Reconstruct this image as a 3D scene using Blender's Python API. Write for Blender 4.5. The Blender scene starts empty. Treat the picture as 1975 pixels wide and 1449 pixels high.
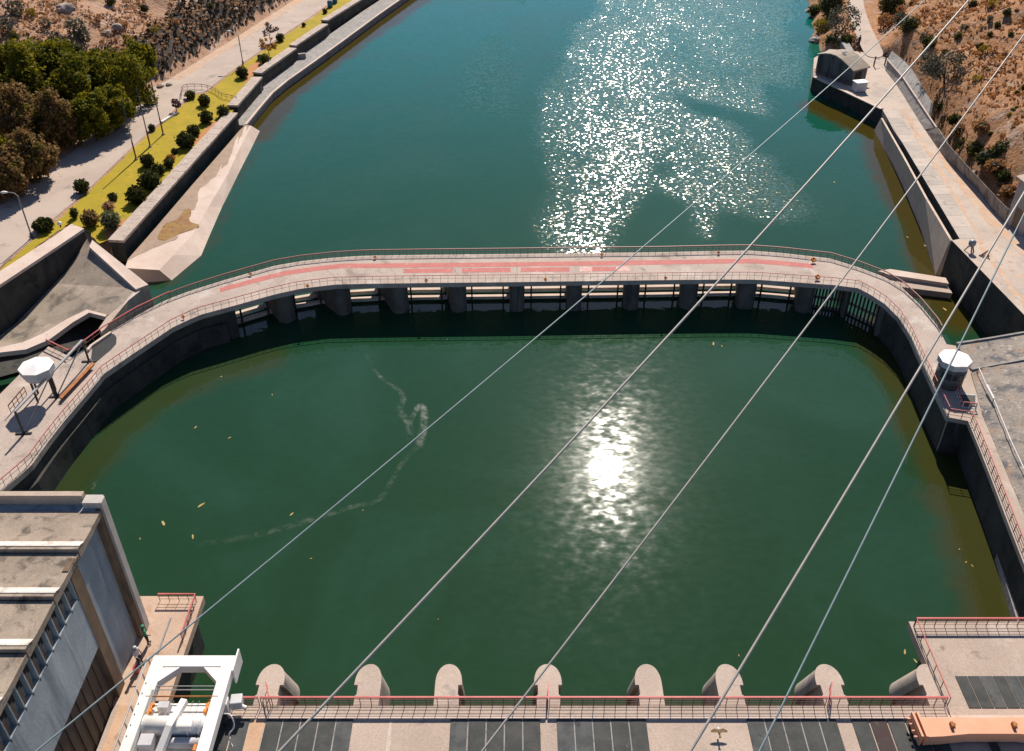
import bpy, bmesh, math, random
import numpy as np
from mathutils import Vector, Matrix

random.seed(7)
RNG = np.random.default_rng(7)
SC = bpy.context.scene
COL = SC.collection
R = math.radians

# ------------------------------------------------------------------ camera, sky, sun, exposure
HC, PITCH, FPX, CX, CY = 43.0, R(36.4), 1808.0, 987.5, 724.5
cam_d = bpy.data.cameras.new('camera')
cam_d.sensor_width = 36.0
cam_d.lens = 36.0 * FPX / 1975.0
cam_d.clip_end = 2000.0
cam = bpy.data.objects.new('camera', cam_d)
COL.objects.link(cam)
cam.location = (0, 0, HC)
cam.rotation_euler = (math.pi / 2 - PITCH, 0, 0)
SC.camera = cam

SUN_EL, SUN_AZ = R(41.7), R(7.9)          # azimuth measured from +Y towards +X
world = bpy.data.worlds.new('World')
SC.world = world
world.use_nodes = True
wn = world.node_tree
sky = wn.nodes.new('ShaderNodeTexSky')
sky.sky_type = 'NISHITA'
sky.sun_disc = False
sky.sun_elevation = SUN_EL
sky.sun_rotation = SUN_AZ
sky.air_density = 0.7
sky.dust_density = 0.25
sky.ozone_density = 3.0
bgn = wn.nodes['Background']
bgn.inputs['Strength'].default_value = 0.085
wn.links.new(sky.outputs[0], bgn.inputs['Color'])

sd = bpy.data.lights.new('sun', 'SUN')
sd.energy = 5.0
sd.angle = R(0.5)
sd.color = (1.0, 0.905, 0.79)
sun = bpy.data.objects.new('sun', sd)
COL.objects.link(sun)
sun.location = (20, 150, 120)
sv = Vector((math.sin(SUN_AZ) * math.cos(SUN_EL), math.cos(SUN_AZ) * math.cos(SUN_EL), math.sin(SUN_EL)))
sun.rotation_euler = sv.to_track_quat('Z', 'Y').to_euler()

SC.view_settings.view_transform = 'Standard'
SC.view_settings.look = 'None'
SC.view_settings.exposure = 0.42
SC.view_settings.gamma = 1.0
SC.view_settings.use_curve_mapping = False

# ------------------------------------------------------------------ survey helpers (photo measurements -> metres)
SP, CP = math.sin(PITCH), math.cos(PITCH)
def ray(x, y):
    dx = (x - CX) / FPX
    dy = (CY - y) / FPX
    return Vector((dx, CP + dy * SP, -SP + dy * CP))
def P(x, y, z=0.0):
    d = ray(x, y)
    t = (HC - z) / -d.z
    return Vector((d.x * t, d.y * t, z))
def PX(x, y, X):
    d = ray(x, y); t = X / d.x
    return Vector((X, d.y * t, HC + d.z * t))
def PY(x, y, Y):
    d = ray(x, y); t = Y / d.y
    return Vector((d.x * t, Y, HC + d.z * t))
def PD(x, y, depth):
    d = ray(x, y)
    return Vector((d.x * depth, d.y * depth, HC + d.z * depth))
def PL(pts, z):
    return [P(x, y, z) for x, y in pts]

# ------------------------------------------------------------------ materials
MATS = {}
def nt(name):
    m = bpy.data.materials.new(name)
    m.use_nodes = True
    t = m.node_tree
    b = t.nodes['Principled BSDF']
    return m, t, b
def N(t, typ, **kw):
    n = t.nodes.new(typ)
    for k, v in kw.items():
        setattr(n, k, v)
    return n
def noise(t, vec, scale, detail=5, rough=0.55, dist=0.0):
    n = N(t, 'ShaderNodeTexNoise')
    n.inputs['Scale'].default_value = scale
    n.inputs['Detail'].default_value = detail
    n.inputs['Roughness'].default_value = rough
    n.inputs['Distortion'].default_value = dist
    t.links.new(vec, n.inputs['Vector'])
    return n
def remap(t, sock, lo, hi):
    n = N(t, 'ShaderNodeMapRange')
    n.interpolation_type = 'SMOOTHSTEP'
    n.inputs['From Min'].default_value = lo
    n.inputs['From Max'].default_value = hi
    t.links.new(sock, n.inputs['Value'])
    return n.outputs['Result']
def mixc(t, fac, a, b, blend='MIX'):
    n = N(t, 'ShaderNodeMix', data_type='RGBA', blend_type=blend)
    for s, v in ((n.inputs['Factor'], fac), (n.inputs['A'], a), (n.inputs['B'], b)):
        if hasattr(v, 'is_output'):
            t.links.new(v, s)
        else:
            s.default_value = v if isinstance(v, (int, float)) else (*v, 1.0)
    return n.outputs['Result']
def mat(name, c1, c2=None, scale=0.8, rough=0.85, spots=None, streak=None, bump=0.0, bscale=6.0, metallic=0.0, extra=None, spec=0.3, fine=0.0):
    """world-space procedural surface: two tones, optional spots [(colour, scale, lo, hi)], run-down streaks, fine relief"""
    if name in MATS:
        return MATS[name]
    m, t, b = nt(name)
    g = N(t, 'ShaderNodeNewGeometry')
    pos = g.outputs['Position']
    n1 = noise(t, pos, scale, 7, 0.6)
    col = mixc(t, remap(t, n1.outputs['Fac'], 0.33, 0.67), c1, c2 or c1)
    for (c, s, lo, hi) in (spots or []):
        n2 = noise(t, pos, s, 6, 0.62, 0.4)
        col = mixc(t, remap(t, n2.outputs['Fac'], lo, hi), col, c)
    for (c, s, lo, hi) in (streak or []):
        mp = N(t, 'ShaderNodeMapping')
        mp.inputs['Scale'].default_value = (1, 1, 0.12)
        t.links.new(pos, mp.inputs['Vector'])
        n3 = noise(t, mp.outputs['Vector'], s, 5, 0.6)
        col = mixc(t, remap(t, n3.outputs['Fac'], lo, hi), col, c)
    if fine:
        n5 = noise(t, pos, 14.0, 3, 0.7)
        col = mixc(t, fine, col, mixc(t, remap(t, n5.outputs['Fac'], 0.3, 0.7), (0.35, 0.35, 0.35), (1.0, 1.0, 1.0)), 'MULTIPLY')
    t.links.new(col, b.inputs['Base Color'])
    b.inputs['Roughness'].default_value = rough
    b.inputs['Metallic'].default_value = metallic
    b.inputs['Specular IOR Level'].default_value = spec
    if bump:
        n4 = noise(t, pos, bscale, 6, 0.65)
        bp = N(t, 'ShaderNodeBump')
        bp.inputs['Distance'].default_value = bump
        bp.inputs['Strength'].default_value = 1.0
        t.links.new(n4.outputs['Fac'], bp.inputs['Height'])
        t.links.new(bp.outputs['Normal'], b.inputs['Normal'])
    MATS[name] = m
    return m
def leafmat(name, c1, c2, c3=None, trans=0.35, rough=0.7):
    if name in MATS:
        return MATS[name]
    m, t, b = nt(name)
    g = N(t, 'ShaderNodeNewGeometry')
    n1 = noise(t, g.outputs['Position'], 0.9, 4, 0.6)
    col = mixc(t, g.outputs['Random Per Island'], c1, c2)
    if c3:
        col = mixc(t, remap(t, n1.outputs['Fac'], 0.5, 0.68), col, c3)
    t.links.new(col, b.inputs['Base Color'])
    b.inputs['Roughness'].default_value = rough
    b.inputs['Specular IOR Level'].default_value = 0.15
    tr = N(t, 'ShaderNodeBsdfTranslucent')
    t.links.new(col, tr.inputs['Color'])
    mx = N(t, 'ShaderNodeMixShader')
    mx.inputs[0].default_value = trans
    t.links.new(b.outputs[0], mx.inputs[1])
    t.links.new(tr.outputs[0], mx.inputs[2])
    t.links.new(mx.outputs[0], t.nodes['Material Output'].inputs['Surface'])
    MATS[name] = m
    return m

CONC = mat('concrete_sunlit', (0.52, 0.41, 0.335), (0.44, 0.345, 0.28), 0.35, spots=[((0.30, 0.235, 0.19), 0.9, 0.58, 0.72), ((0.58, 0.49, 0.42), 0.22, 0.56, 0.70)], bump=0.012, bscale=9, fine=0.35)
CONC_BRIDGE = mat('concrete_bridge', (0.53, 0.435, 0.37), (0.45, 0.365, 0.31), 0.3, spots=[((0.30, 0.245, 0.21), 0.55, 0.53, 0.72), ((0.60, 0.52, 0.46), 0.3, 0.55, 0.68), ((0.25, 0.20, 0.17), 2.4, 0.64, 0.76)], bump=0.01, bscale=9, fine=0.45)
CONC_WALL = mat('concrete_shaded', (0.062, 0.060, 0.052), (0.036, 0.036, 0.031), 0.5, spots=[((0.020, 0.021, 0.018), 0.7, 0.5, 0.7)], streak=[((0.15, 0.16, 0.165), 1.1, 0.62, 0.80), ((0.03, 0.03, 0.028), 1.6, 0.55, 0.7)], bump=0.02, bscale=5)  # shade on these walls put into a near-black tone; streaks are weathering
CONC_SLAB = mat('concrete_mossy', (0.40, 0.325, 0.255), (0.29, 0.235, 0.185), 0.4, spots=[((0.15, 0.13, 0.105), 0.5, 0.5, 0.68), ((0.50, 0.38, 0.29), 1.7, 0.58, 0.72)], bump=0.02, fine=0.3)
CONC_PALE = mat('concrete_pale', (0.66, 0.53, 0.45), (0.58, 0.45, 0.37), 0.5, spots=[((0.46, 0.33, 0.25), 0.9, 0.6, 0.74)], bump=0.01, fine=0.25)
CONC_GREY = mat('concrete_grey', (0.36, 0.34, 0.32), (0.29, 0.27, 0.25), 0.8, spots=[((0.2, 0.19, 0.18), 2.0, 0.55, 0.7)], streak=[((0.18, 0.17, 0.16), 2.2, 0.52, 0.68)], bump=0.015, fine=0.3)
CONC_BLUE = mat('concrete_skylit', (0.36, 0.40, 0.42), (0.27, 0.31, 0.34), 0.5, streak=[((0.20, 0.23, 0.26), 0.7, 0.5, 0.66), ((0.42, 0.46, 0.48), 1.2, 0.58, 0.7)], bump=0.01, fine=0.2)  # blue sky light on the shaded facade mixed into the grey
BROWN = mat('brown_render', (0.20, 0.135, 0.085), (0.15, 0.10, 0.065), 1.2, streak=[((0.08, 0.06, 0.045), 2.0, 0.52, 0.66)])
ROOF = mat('roof_slab', (0.40, 0.32, 0.25), (0.30, 0.24, 0.185), 0.7, spots=[((0.12, 0.10, 0.08), 1.2, 0.5, 0.68), ((0.52, 0.43, 0.34), 2.6, 0.63, 0.74)], bump=0.012, fine=0.4)
SUNLIT_LIP = mat('sunlit_lip', (0.66, 0.61, 0.56), (0.55, 0.49, 0.44), 1.5, spots=[((0.38, 0.32, 0.26), 2.2, 0.54, 0.70)], rough=0.7)  # sun on the upturned roof crests put into a paler tone
PEACH = mat('peach_strip', (0.60, 0.40, 0.27), (0.52, 0.33, 0.21), 0.8, spots=[((0.38, 0.23, 0.15), 1.5, 0.6, 0.75)], fine=0.25)
DARKPANEL = mat('dark_cover', (0.040, 0.045, 0.043), (0.068, 0.070, 0.066), 1.5, rough=0.75, spots=[((0.14, 0.14, 0.13), 3.5, 0.64, 0.76)], streak=None, bump=0.004, fine=0.4)
DARKPANEL2 = mat('dark_cover_worn', (0.05, 0.056, 0.058), (0.10, 0.105, 0.105), 1.1, rough=0.75, spots=[((0.03, 0.03, 0.03), 2.0, 0.55, 0.7)], bump=0.004, fine=0.4)
RUSTPANEL = mat('dark_cover_rusty', (0.07, 0.03, 0.028), (0.05, 0.045, 0.042), 1.6, rough=0.8, spots=[((0.26, 0.13, 0.05), 1.6, 0.6, 0.7)], fine=0.4)
REDPAINT = mat('red_paint', (0.55, 0.135, 0.12), (0.46, 0.11, 0.10), 2.0, rough=0.5, spots=[((0.62, 0.36, 0.33), 6, 0.66, 0.78)])
DARKRED = mat('dark_red_steel', (0.16, 0.05, 0.042), (0.09, 0.035, 0.03), 2.5, rough=0.6)
RAILBROWN = mat('brown_red_rail', (0.30, 0.115, 0.10), (0.24, 0.10, 0.085), 2.0, rough=0.5)
REDMARK = mat('red_road_paint', (0.54, 0.175, 0.155), (0.47, 0.155, 0.135), 1.0, rough=0.8, spots=[((0.55, 0.38, 0.33), 3.0, 0.56, 0.76)], fine=0.3)
REDMARK_WORN = mat('red_road_paint_worn', (0.62, 0.25, 0.21), (0.60, 0.40, 0.36), 5.0, rough=0.8, spots=[((0.72, 0.66, 0.62), 7.0, 0.52, 0.62)])
WHITE = mat('white_paint', (0.80, 0.78, 0.75), (0.74, 0.71, 0.67), 1.6, rough=0.45, spots=[((0.52, 0.46, 0.40), 4.0, 0.66, 0.80)])
WHITE_ROOF = mat('white_roof', (0.84, 0.82, 0.80), (0.76, 0.73, 0.71), 1.4, rough=0.55)
OFFWHITE = mat('grey_white_paint', (0.55, 0.54, 0.55), (0.47, 0.46, 0.47), 2.0, rough=0.5)
STEEL_DARK = mat('dark_steel', (0.03, 0.032, 0.03), (0.05, 0.048, 0.044), 3.0, rough=0.6)
STEEL_GREY = mat('grey_steel', (0.30, 0.31, 0.31), (0.22, 0.23, 0.23), 3.0, rough=0.45, metallic=0.4)
GALV = mat('galvanised', (0.50, 0.50, 0.49), (0.42, 0.42, 0.41), 3.0, rough=0.4, metallic=0.5)
CABLE = mat('cable_strand', (0.44, 0.40, 0.355), (0.37, 0.335, 0.30), 2.0, rough=0.5, metallic=0.1)
CABLE_COOL = mat('cable_strand_cool', (0.31, 0.38, 0.375), (0.26, 0.32, 0.32), 2.0, rough=0.5, metallic=0.1)
ORANGE = mat('orange_paint', (0.72, 0.25, 0.04), (0.60, 0.20, 0.035), 4.0, rough=0.5)
ORANGE_BEAM = mat('orange_beam', (0.74, 0.38, 0.235), (0.66, 0.32, 0.19), 0.7, rough=0.55, spots=[((0.6, 0.26, 0.13), 3.0, 0.64, 0.78)])
RUSTY = mat('rusty_steel', (0.42, 0.17, 0.06), (0.30, 0.12, 0.045), 2.5, rough=0.8)
GLASSDARK = mat('dark_glass', (0.03, 0.035, 0.04), (0.045, 0.05, 0.055), 2.0, rough=0.12, spec=0.5)
BLACK = mat('black_rubber', (0.018, 0.02, 0.022), (0.026, 0.028, 0.03), 2.0, rough=0.7)
BLUE = mat('blue_plastic', (0.02, 0.16, 0.30), (0.015, 0.12, 0.24), 3.0, rough=0.4)
ROADM = mat('road_gravel', (0.53, 0.425, 0.355), (0.45, 0.36, 0.30), 0.25, spots=[((0.33, 0.27, 0.225), 0.6, 0.56, 0.7), ((0.56, 0.43, 0.34), 0.35, 0.58, 0.7)], fine=0.4, bump=0.01)
TERRACE = mat('terrace_dust', (0.56, 0.455, 0.375), (0.48, 0.39, 0.325), 0.22, spots=[((0.42, 0.36, 0.31), 0.35, 0.5, 0.64), ((0.58, 0.40, 0.28), 0.5, 0.56, 0.7), ((0.36, 0.27, 0.21), 1.4, 0.58, 0.72), ((0.30, 0.24, 0.20), 3.0, 0.62, 0.72)], fine=0.4, bump=0.015)
DUST = mat('orange_dust', (0.58, 0.36, 0.225), (0.52, 0.37, 0.27), 0.9, spots=[((0.42, 0.25, 0.16), 1.6, 0.56, 0.7), ((0.54, 0.44, 0.36), 1.1, 0.5, 0.62)], fine=0.4)
SILT = mat('dry_silt', (0.40, 0.285, 0.205), (0.34, 0.24, 0.175), 1.2, spots=[((0.26, 0.19, 0.14), 1.5, 0.56, 0.7)], fine=0.3)
ALGAE = mat('ochre_algae', (0.30, 0.17, 0.025), (0.24, 0.11, 0.03), 1.2, rough=0.35, spots=[((0.16, 0.06, 0.02), 2.0, 0.55, 0.68)])
SOIL = mat('orange_soil', (0.55, 0.235, 0.09), (0.45, 0.19, 0.054), 2.0, fine=0.4)
LAWN = mat('lawn_turf', (0.42, 0.305, 0.008), (0.345, 0.265, 0.010), 0.5, rough=0.9, spots=[((0.46, 0.32, 0.012), 0.7, 0.54, 0.7), ((0.22, 0.21, 0.015), 1.3, 0.58, 0.72), ((0.42, 0.27, 0.05), 2.4, 0.66, 0.76)], fine=0.35, bump=0.02, bscale=14)
HILL = mat('dry_hillside', (0.50, 0.25, 0.115), (0.38, 0.185, 0.085), 0.22, rough=0.95,
           spots=[((0.47, 0.33, 0.245), 0.45, 0.52, 0.66), ((0.13, 0.075, 0.04), 0.9, 0.54, 0.66), ((0.55, 0.27, 0.11), 2.2, 0.54, 0.66), ((0.06, 0.042, 0.026), 2.6, 0.58, 0.68), ((0.62, 0.48, 0.38), 2.4, 0.63, 0.72)], bump=0.25, bscale=2.4, fine=0.5)
HILL_L = mat('dry_hillside_pale', (0.53, 0.325, 0.21), (0.42, 0.25, 0.155), 0.2, rough=0.95,
           spots=[((0.58, 0.42, 0.32), 0.35, 0.52, 0.66), ((0.24, 0.15, 0.095), 0.8, 0.58, 0.70), ((0.56, 0.28, 0.13), 1.6, 0.55, 0.67), ((0.06, 0.045, 0.03), 2.2, 0.6, 0.7), ((0.62, 0.50, 0.41), 2.3, 0.63, 0.72)], bump=0.25, bscale=2.2, fine=0.5)
BANK = mat('burnt_bank', (0.05, 0.042, 0.035), (0.11, 0.08, 0.06), 0.7, rough=0.95, spots=[((0.26, 0.17, 0.11), 1.6, 0.6, 0.7), ((0.02, 0.02, 0.018), 2.4, 0.52, 0.62)], bump=0.2, bscale=2.0, fine=0.5)
ROCK = mat('pale_rock', (0.48, 0.40, 0.34), (0.36, 0.29, 0.24), 1.2, rough=0.9, bump=0.03, fine=0.4)
MASON = mat('stained_masonry', (0.34, 0.29, 0.245), (0.24, 0.215, 0.19), 0.8, rough=0.9,
            spots=[((0.37, 0.235, 0.15), 0.45, 0.52, 0.68), ((0.13, 0.13, 0.135), 0.8, 0.52, 0.64), ((0.50, 0.42, 0.35), 2.6, 0.56, 0.68), ((0.08, 0.075, 0.07), 3.4, 0.6, 0.68)], bump=0.05, bscale=4, fine=0.4)
BARK = mat('bark', (0.12, 0.085, 0.06), (0.08, 0.058, 0.042), 3.0, rough=0.95)
LEAF_CONIFER = leafmat('leaf_conifer', (0.055, 0.070, 0.010), (0.23, 0.21, 0.012), (0.34, 0.27, 0.012), 0.42)
LEAF_BROWN = leafmat('leaf_brown', (0.13, 0.085, 0.032), (0.34, 0.20, 0.08), (0.18, 0.16, 0.02), 0.42)
LEAF_TOPIARY = leafmat('leaf_topiary', (0.025, 0.034, 0.010), (0.085, 0.085, 0.012), None, 0.25)
LEAF_SCRUB = leafmat('leaf_scrub', (0.05, 0.060, 0.014), (0.15, 0.135, 0.02), None, 0.3)
LEAF_GREY = leafmat('leaf_grey', (0.085, 0.085, 0.06), (0.17, 0.155, 0.11), (0.05, 0.06, 0.03), 0.25)
LEAF_YELLOW = leafmat('leaf_yellow', (0.22, 0.17, 0.01), (0.32, 0.22, 0.015), None, 0.35)
LEAF_ORANGE = leafmat('leaf_orange', (0.42, 0.17, 0.04), (0.50, 0.24, 0.05), (0.20, 0.16, 0.03), 0.35)
LEAF_PINK = leafmat('leaf_pink', (0.45, 0.24, 0.15), (0.52, 0.30, 0.18), None, 0.3)
LEAF_DRY = leafmat('leaf_dry', (0.50, 0.24, 0.09), (0.28, 0.14, 0.055), (0.56, 0.34, 0.18), 0.3)
LEAF_PURPLE = leafmat('leaf_purple', (0.13, 0.075, 0.07), (0.20, 0.11, 0.10), None, 0.25)
LEAF_VARIEG = leafmat('leaf_variegated', (0.05, 0.07, 0.02), (0.36, 0.34, 0.17), None, 0.3)
SKIN = mat('skin', (0.16, 0.085, 0.055), (0.14, 0.075, 0.05), 5.0, rough=0.6)
FOAMM = None

# ------------------------------------------------------------------ object helpers
def link(o, parent=None):
    COL.objects.link(o)
    if parent is not None:
        o.parent = parent
        o.matrix_parent_inverse = parent.matrix_basis.inverted()
    return o
def tag(o, label=None, cat=None, group=None, kind=None):
    if label: o['label'] = label
    if cat: o['category'] = cat
    if group: o['group'] = group
    if kind: o['kind'] = kind
    return o
def thing(name, loc, label, cat, group=None):
    o = bpy.data.objects.new(name, None)
    o.empty_display_size = 0.3
    o.location = loc
    COL.objects.link(o)
    return tag(o, label, cat, group)
def mk(name, verts, faces, m, parent=None, smooth=False):
    me = bpy.data.meshes.new(name)
    me.from_pydata([tuple(v) for v in verts], [], faces)
    me.update()
    for mm in (m if isinstance(m, (list, tuple)) else [m]):
        me.materials.append(mm)
    if smooth:
        for p in me.polygons: p.use_smooth = True
    return link(bpy.data.objects.new(name, me), parent)
def ccw(poly):
    a = sum(poly[i][0] * poly[(i + 1) % len(poly)][1] - poly[(i + 1) % len(poly)][0] * poly[i][1] for i in range(len(poly)))
    return list(poly) if a > 0 else list(reversed(poly))
def prism_geo(poly, z0, z1):
    """z1 may be a list of heights in polygon order (given counter-clockwise or not)"""
    pts = [(p[0], p[1], (z1[i] if isinstance(z1, (list, tuple)) else z1)) for i, p in enumerate(poly)]
    pts = ccw(pts)
    n = len(pts)
    v = [(p[0], p[1], z0) for p in pts] + [(p[0], p[1], p[2]) for p in pts]
    f = [list(range(n - 1, -1, -1)), list(range(n, 2 * n))]
    f += [[i, (i + 1) % n, n + (i + 1) % n, n + i] for i in range(n)]
    return v, f
def prism(name, poly, z0, z1, m, parent=None):
    v, f = prism_geo(poly, z0, z1)
    return mk(name, v, f, m, parent)
def sheet(name, poly, z, m, parent=None):
    pts = ccw([(p[0], p[1], z) for p in poly])
    return mk(name, pts, [list(range(len(pts)))], m, parent)
def box_geo(c, s, rz=0.0, bev=0.0):
    ca, sa = math.cos(rz), math.sin(rz)
    v = []
    for dz in (-0.5, 0.5):
        for dx, dy in ((-0.5, -0.5), (0.5, -0.5), (0.5, 0.5), (-0.5, 0.5)):
            x, y = dx * s[0], dy * s[1]
            v.append((c[0] + x * ca - y * sa, c[1] + x * sa + y * ca, c[2] + dz * s[2]))
    f = [[3, 2, 1, 0], [4, 5, 6, 7], [0, 1, 5, 4], [1, 2, 6, 5], [2, 3, 7, 6], [3, 0, 4, 7]]
    return v, f
def box(name, c, s, m, parent=None, rz=0.0, bevel=0.0):
    v, f = box_geo(c, s, rz)
    o = mk(name, v, f, m, parent)
    if bevel:
        bm = bmesh.new(); bm.from_mesh(o.data)
        bmesh.ops.bevel(bm, geom=bm.edges[:], offset=bevel, segments=2, affect='EDGES', profile=0.5)
        bm.to_mesh(o.data); bm.free()
    return o
def frame_of(d):
    d = d.normalized()
    up = Vector((0, 0, 1)) if abs(d.z) < 0.95 else Vector((0, 1, 0))
    s = d.cross(up).normalized()
    return s, s.cross(d).normalized()
def sweep_geo(path, w, h=None, n=4, closed=False):
    """section n-gon (w wide, h high) carried along a polyline"""
    h = h or w
    path = [Vector(p) for p in path]
    k = len(path)
    rings = []
    for i, p in enumerate(path):
        if closed:
            d = path[(i + 1) % k] - path[i - 1]
        else:
            d = path[min(i + 1, k - 1)] - path[max(i - 1, 0)]
        s, u = frame_of(d)
        ring = []
        for j in range(n):
            a = 2 * math.pi * (j + 0.5) / n
            cs, sn = math.cos(a), math.sin(a)
            if n == 4:
                cs, sn = (1 if cs > 0 else -1), (1 if sn > 0 else -1)
            ring.append(p + s * (cs * w / 2) + u * (sn * h / 2))
        rings.append(ring)
    v = [q for r in rings for q in r]
    f = []
    m = k if closed else k - 1
    for i in range(m):
        a, b = i * n, ((i + 1) % k) * n
        for j in range(n):
            f.append([a + j, a + (j + 1) % n, b + (j + 1) % n, b + j])
    if not closed:
        f.append(list(range(n - 1, -1, -1)))
        f.append([(k - 1) * n + j for j in range(n)])
    return v, f
def sweep(name, path, w, m, parent=None, h=None, n=4, smooth=False, closed=False):
    v, f = sweep_geo(path, w, h, n, closed)
    return mk(name, v, f, m, parent, smooth)
def lathe_geo(c, prof, n=16, a0=0.0):
    v, f = [], []
    for (r, z) in prof:
        for j in range(n):
            a = a0 + 2 * math.pi * j / n
            v.append((c[0] + r * math.cos(a), c[1] + r * math.sin(a), c[2] + z))
    for i in range(len(prof) - 1):
        for j in range(n):
            f.append([i * n + j, i * n + (j + 1) % n, (i + 1) * n + (j + 1) % n, (i + 1) * n + j])
    f.append([(len(prof) - 1) * n + j for j in range(n)])
    f.append(list(range(n - 1, -1, -1)))
    return v, f
def lathe(name, c, prof, m, parent=None, n=16, a0=0.0, smooth=False):
    v, f = lathe_geo(c, prof, n, a0)
    return mk(name, v, f, m, parent, smooth)
def join_geo(parts):
    V, F = [], []
    for v, f in parts:
        o = len(V)
        V += [tuple(q) for q in v]
        F += [[i + o for i in q] for q in f]
    return V, F
def resample(path, n):
    path = [Vector(p) for p in path]
    d = [0.0]
    for a, b in zip(path, path[1:]):
        d.append(d[-1] + (b - a).length)
    out = []
    for i in range(n):
        s = d[-1] * i / (n - 1)
        j = 0
        while j < len(d) - 2 and d[j + 1] < s:
            j += 1
        f = (s - d[j]) / max(d[j + 1] - d[j], 1e-9)
        out.append(path[j].lerp(path[j + 1], f))
    return out
def smooth_path(path, it=2):
    path = [Vector(p) for p in path]
    for _ in range(it):
        q = [path[0]]
        for a, b in zip(path, path[1:]):
            q.append(a.lerp(b, 0.25)); q.append(a.lerp(b, 0.75))
        q.append(path[-1])
        path = q
    return path
def plen(path):
    return sum((Vector(b) - Vector(a)).length for a, b in zip(path, path[1:]))
UNITPOST = {}
def posts(path, h, spacing, w, m, parent, name='post', n=4):
    L = plen(path)
    k = max(2, int(round(L / spacing)) + 1)
    key = (round(h, 3), w, m.name, n)
    if key not in UNITPOST:
        v, f = sweep_geo([(0, 0, 0), (0, 0, h)], w, w, n)
        me = bpy.data.meshes.new(name)
        me.from_pydata([tuple(q) for q in v], [], f)
        me.materials.append(m)
        UNITPOST[key] = me
    for p in resample(path, k):
        o = bpy.data.objects.new(name, UNITPOST[key])
        o.location = p
        link(o, parent)
def railing(path, label, h=1.0, spacing=0.5, rails=(1.0, 0.5), w=0.05, top=0.07, mtop=REDPAINT, mpost=DARKRED, mlow=None, group=None, cat='railing', wpost=0.035):
    t = thing('railing', path[0], label, cat, group)
    for i, r in enumerate(rails):
        sweep('rail', [Vector(p) + Vector((0, 0, r * h)) for p in path], top if i == 0 else w, mtop if i == 0 else (mlow or mpost), t)
    posts(path, h, spacing, wpost, mpost, t)
    return t

# value noise for terrain
_perm = RNG.random((256, 256))
def vnoise(x, y):
    xi, yi = np.floor(x).astype(int), np.floor(y).astype(int)
    fx, fy = x - xi, y - yi
    fx, fy = fx * fx * (3 - 2 * fx), fy * fy * (3 - 2 * fy)
    g = lambda a, b: _perm[a & 255, b & 255]
    return (g(xi, yi) * (1 - fx) * (1 - fy) + g(xi + 1, yi) * fx * (1 - fy) + g(xi, yi + 1) * (1 - fx) * fy + g(xi + 1, yi + 1) * fx * fy)
def fbm(x, y, oct=4):
    s, a, t = 0, 0.5, 0
    for i in range(oct):
        s = s + a * vnoise(x * 2 ** i + 17 * i, y * 2 ** i + 31 * i); t += a; a *= 0.5
    return s / t
def seg_dist(X, Y, line):
    """distance to a polyline, and the side sign (+ = left of travel)"""
    best = np.full(X.shape, 1e9); sgn = np.zeros(X.shape)
    for (ax, ay, *_), (bx, by, *_) in zip(line, line[1:]):
        dx, dy = bx - ax, by - ay
        t = np.clip(((X - ax) * dx + (Y - ay) * dy) / (dx * dx + dy * dy), 0, 1)
        d = np.hypot(X - ax - t * dx, Y - ay - t * dy)
        s = np.sign(dx * (Y - ay) - dy * (X - ax))
        u = d < best
        best = np.where(u, d, best); sgn = np.where(u, s, sgn)
    return best, sgn
def in_poly(X, Y, poly):
    c = np.zeros(X.shape, bool)
    n = len(poly)
    for i in range(n):
        x1, y1 = poly[i][0], poly[i][1]; x2, y2 = poly[(i + 1) % n][0], poly[(i + 1) % n][1]
        if y1 == y2: continue
        c ^= ((y1 > Y) != (y2 > Y)) & (X < (x2 - x1) * (Y - y1) / (y2 - y1) + x1)
    return c
def grid_mesh(name, xs, ys, Z, m, mask=None, smooth=True):
    nx, ny = len(xs), len(ys)
    X, Y = np.meshgrid(xs, ys)
    v = np.stack([X.ravel(), Y.ravel(), Z.ravel()], 1)
    idx = np.arange(nx * ny).reshape(ny, nx)
    q = np.stack([idx[:-1, :-1].ravel(), idx[:-1, 1:].ravel(), idx[1:, 1:].ravel(), idx[1:, :-1].ravel()], 1)
    if mask is not None:
        mk_ = mask.ravel()
        q = q[mk_[q].any(1)]
    me = bpy.data.meshes.new(name)
    me.vertices.add(len(v)); me.vertices.foreach_set('co', v.ravel())
    me.loops.add(q.size); me.loops.foreach_set('vertex_index', q.ravel())
    me.polygons.add(len(q)); me.polygons.foreach_set('loop_start', np.arange(0, q.size, 4)); me.polygons.foreach_set('loop_total', np.full(len(q), 4))
    me.polygons.foreach_set('use_smooth', np.full(len(q), smooth))
    me.update(calc_edges=True)
    for mm in (m if isinstance(m, (list, tuple)) else [m]):
        me.materials.append(mm)
    return link(bpy.data.objects.new(name, me)), X, Y
def fast_quads(name, V, m, parent=None):
    """V: (n,4,3) array of loose quads"""
    n = len(V)
    me = bpy.data.meshes.new(name)
    me.vertices.add(n * 4); me.vertices.foreach_set('co', V.reshape(-1).astype(np.float32))
    me.loops.add(n * 4); me.loops.foreach_set('vertex_index', np.arange(n * 4))
    me.polygons.add(n); me.polygons.foreach_set('loop_start', np.arange(0, n * 4, 4)); me.polygons.foreach_set('loop_total', np.full(n, 4))
    me.update(calc_edges=True)
    me.materials.append(m)
    return link(bpy.data.objects.new(name, me), parent)

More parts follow.
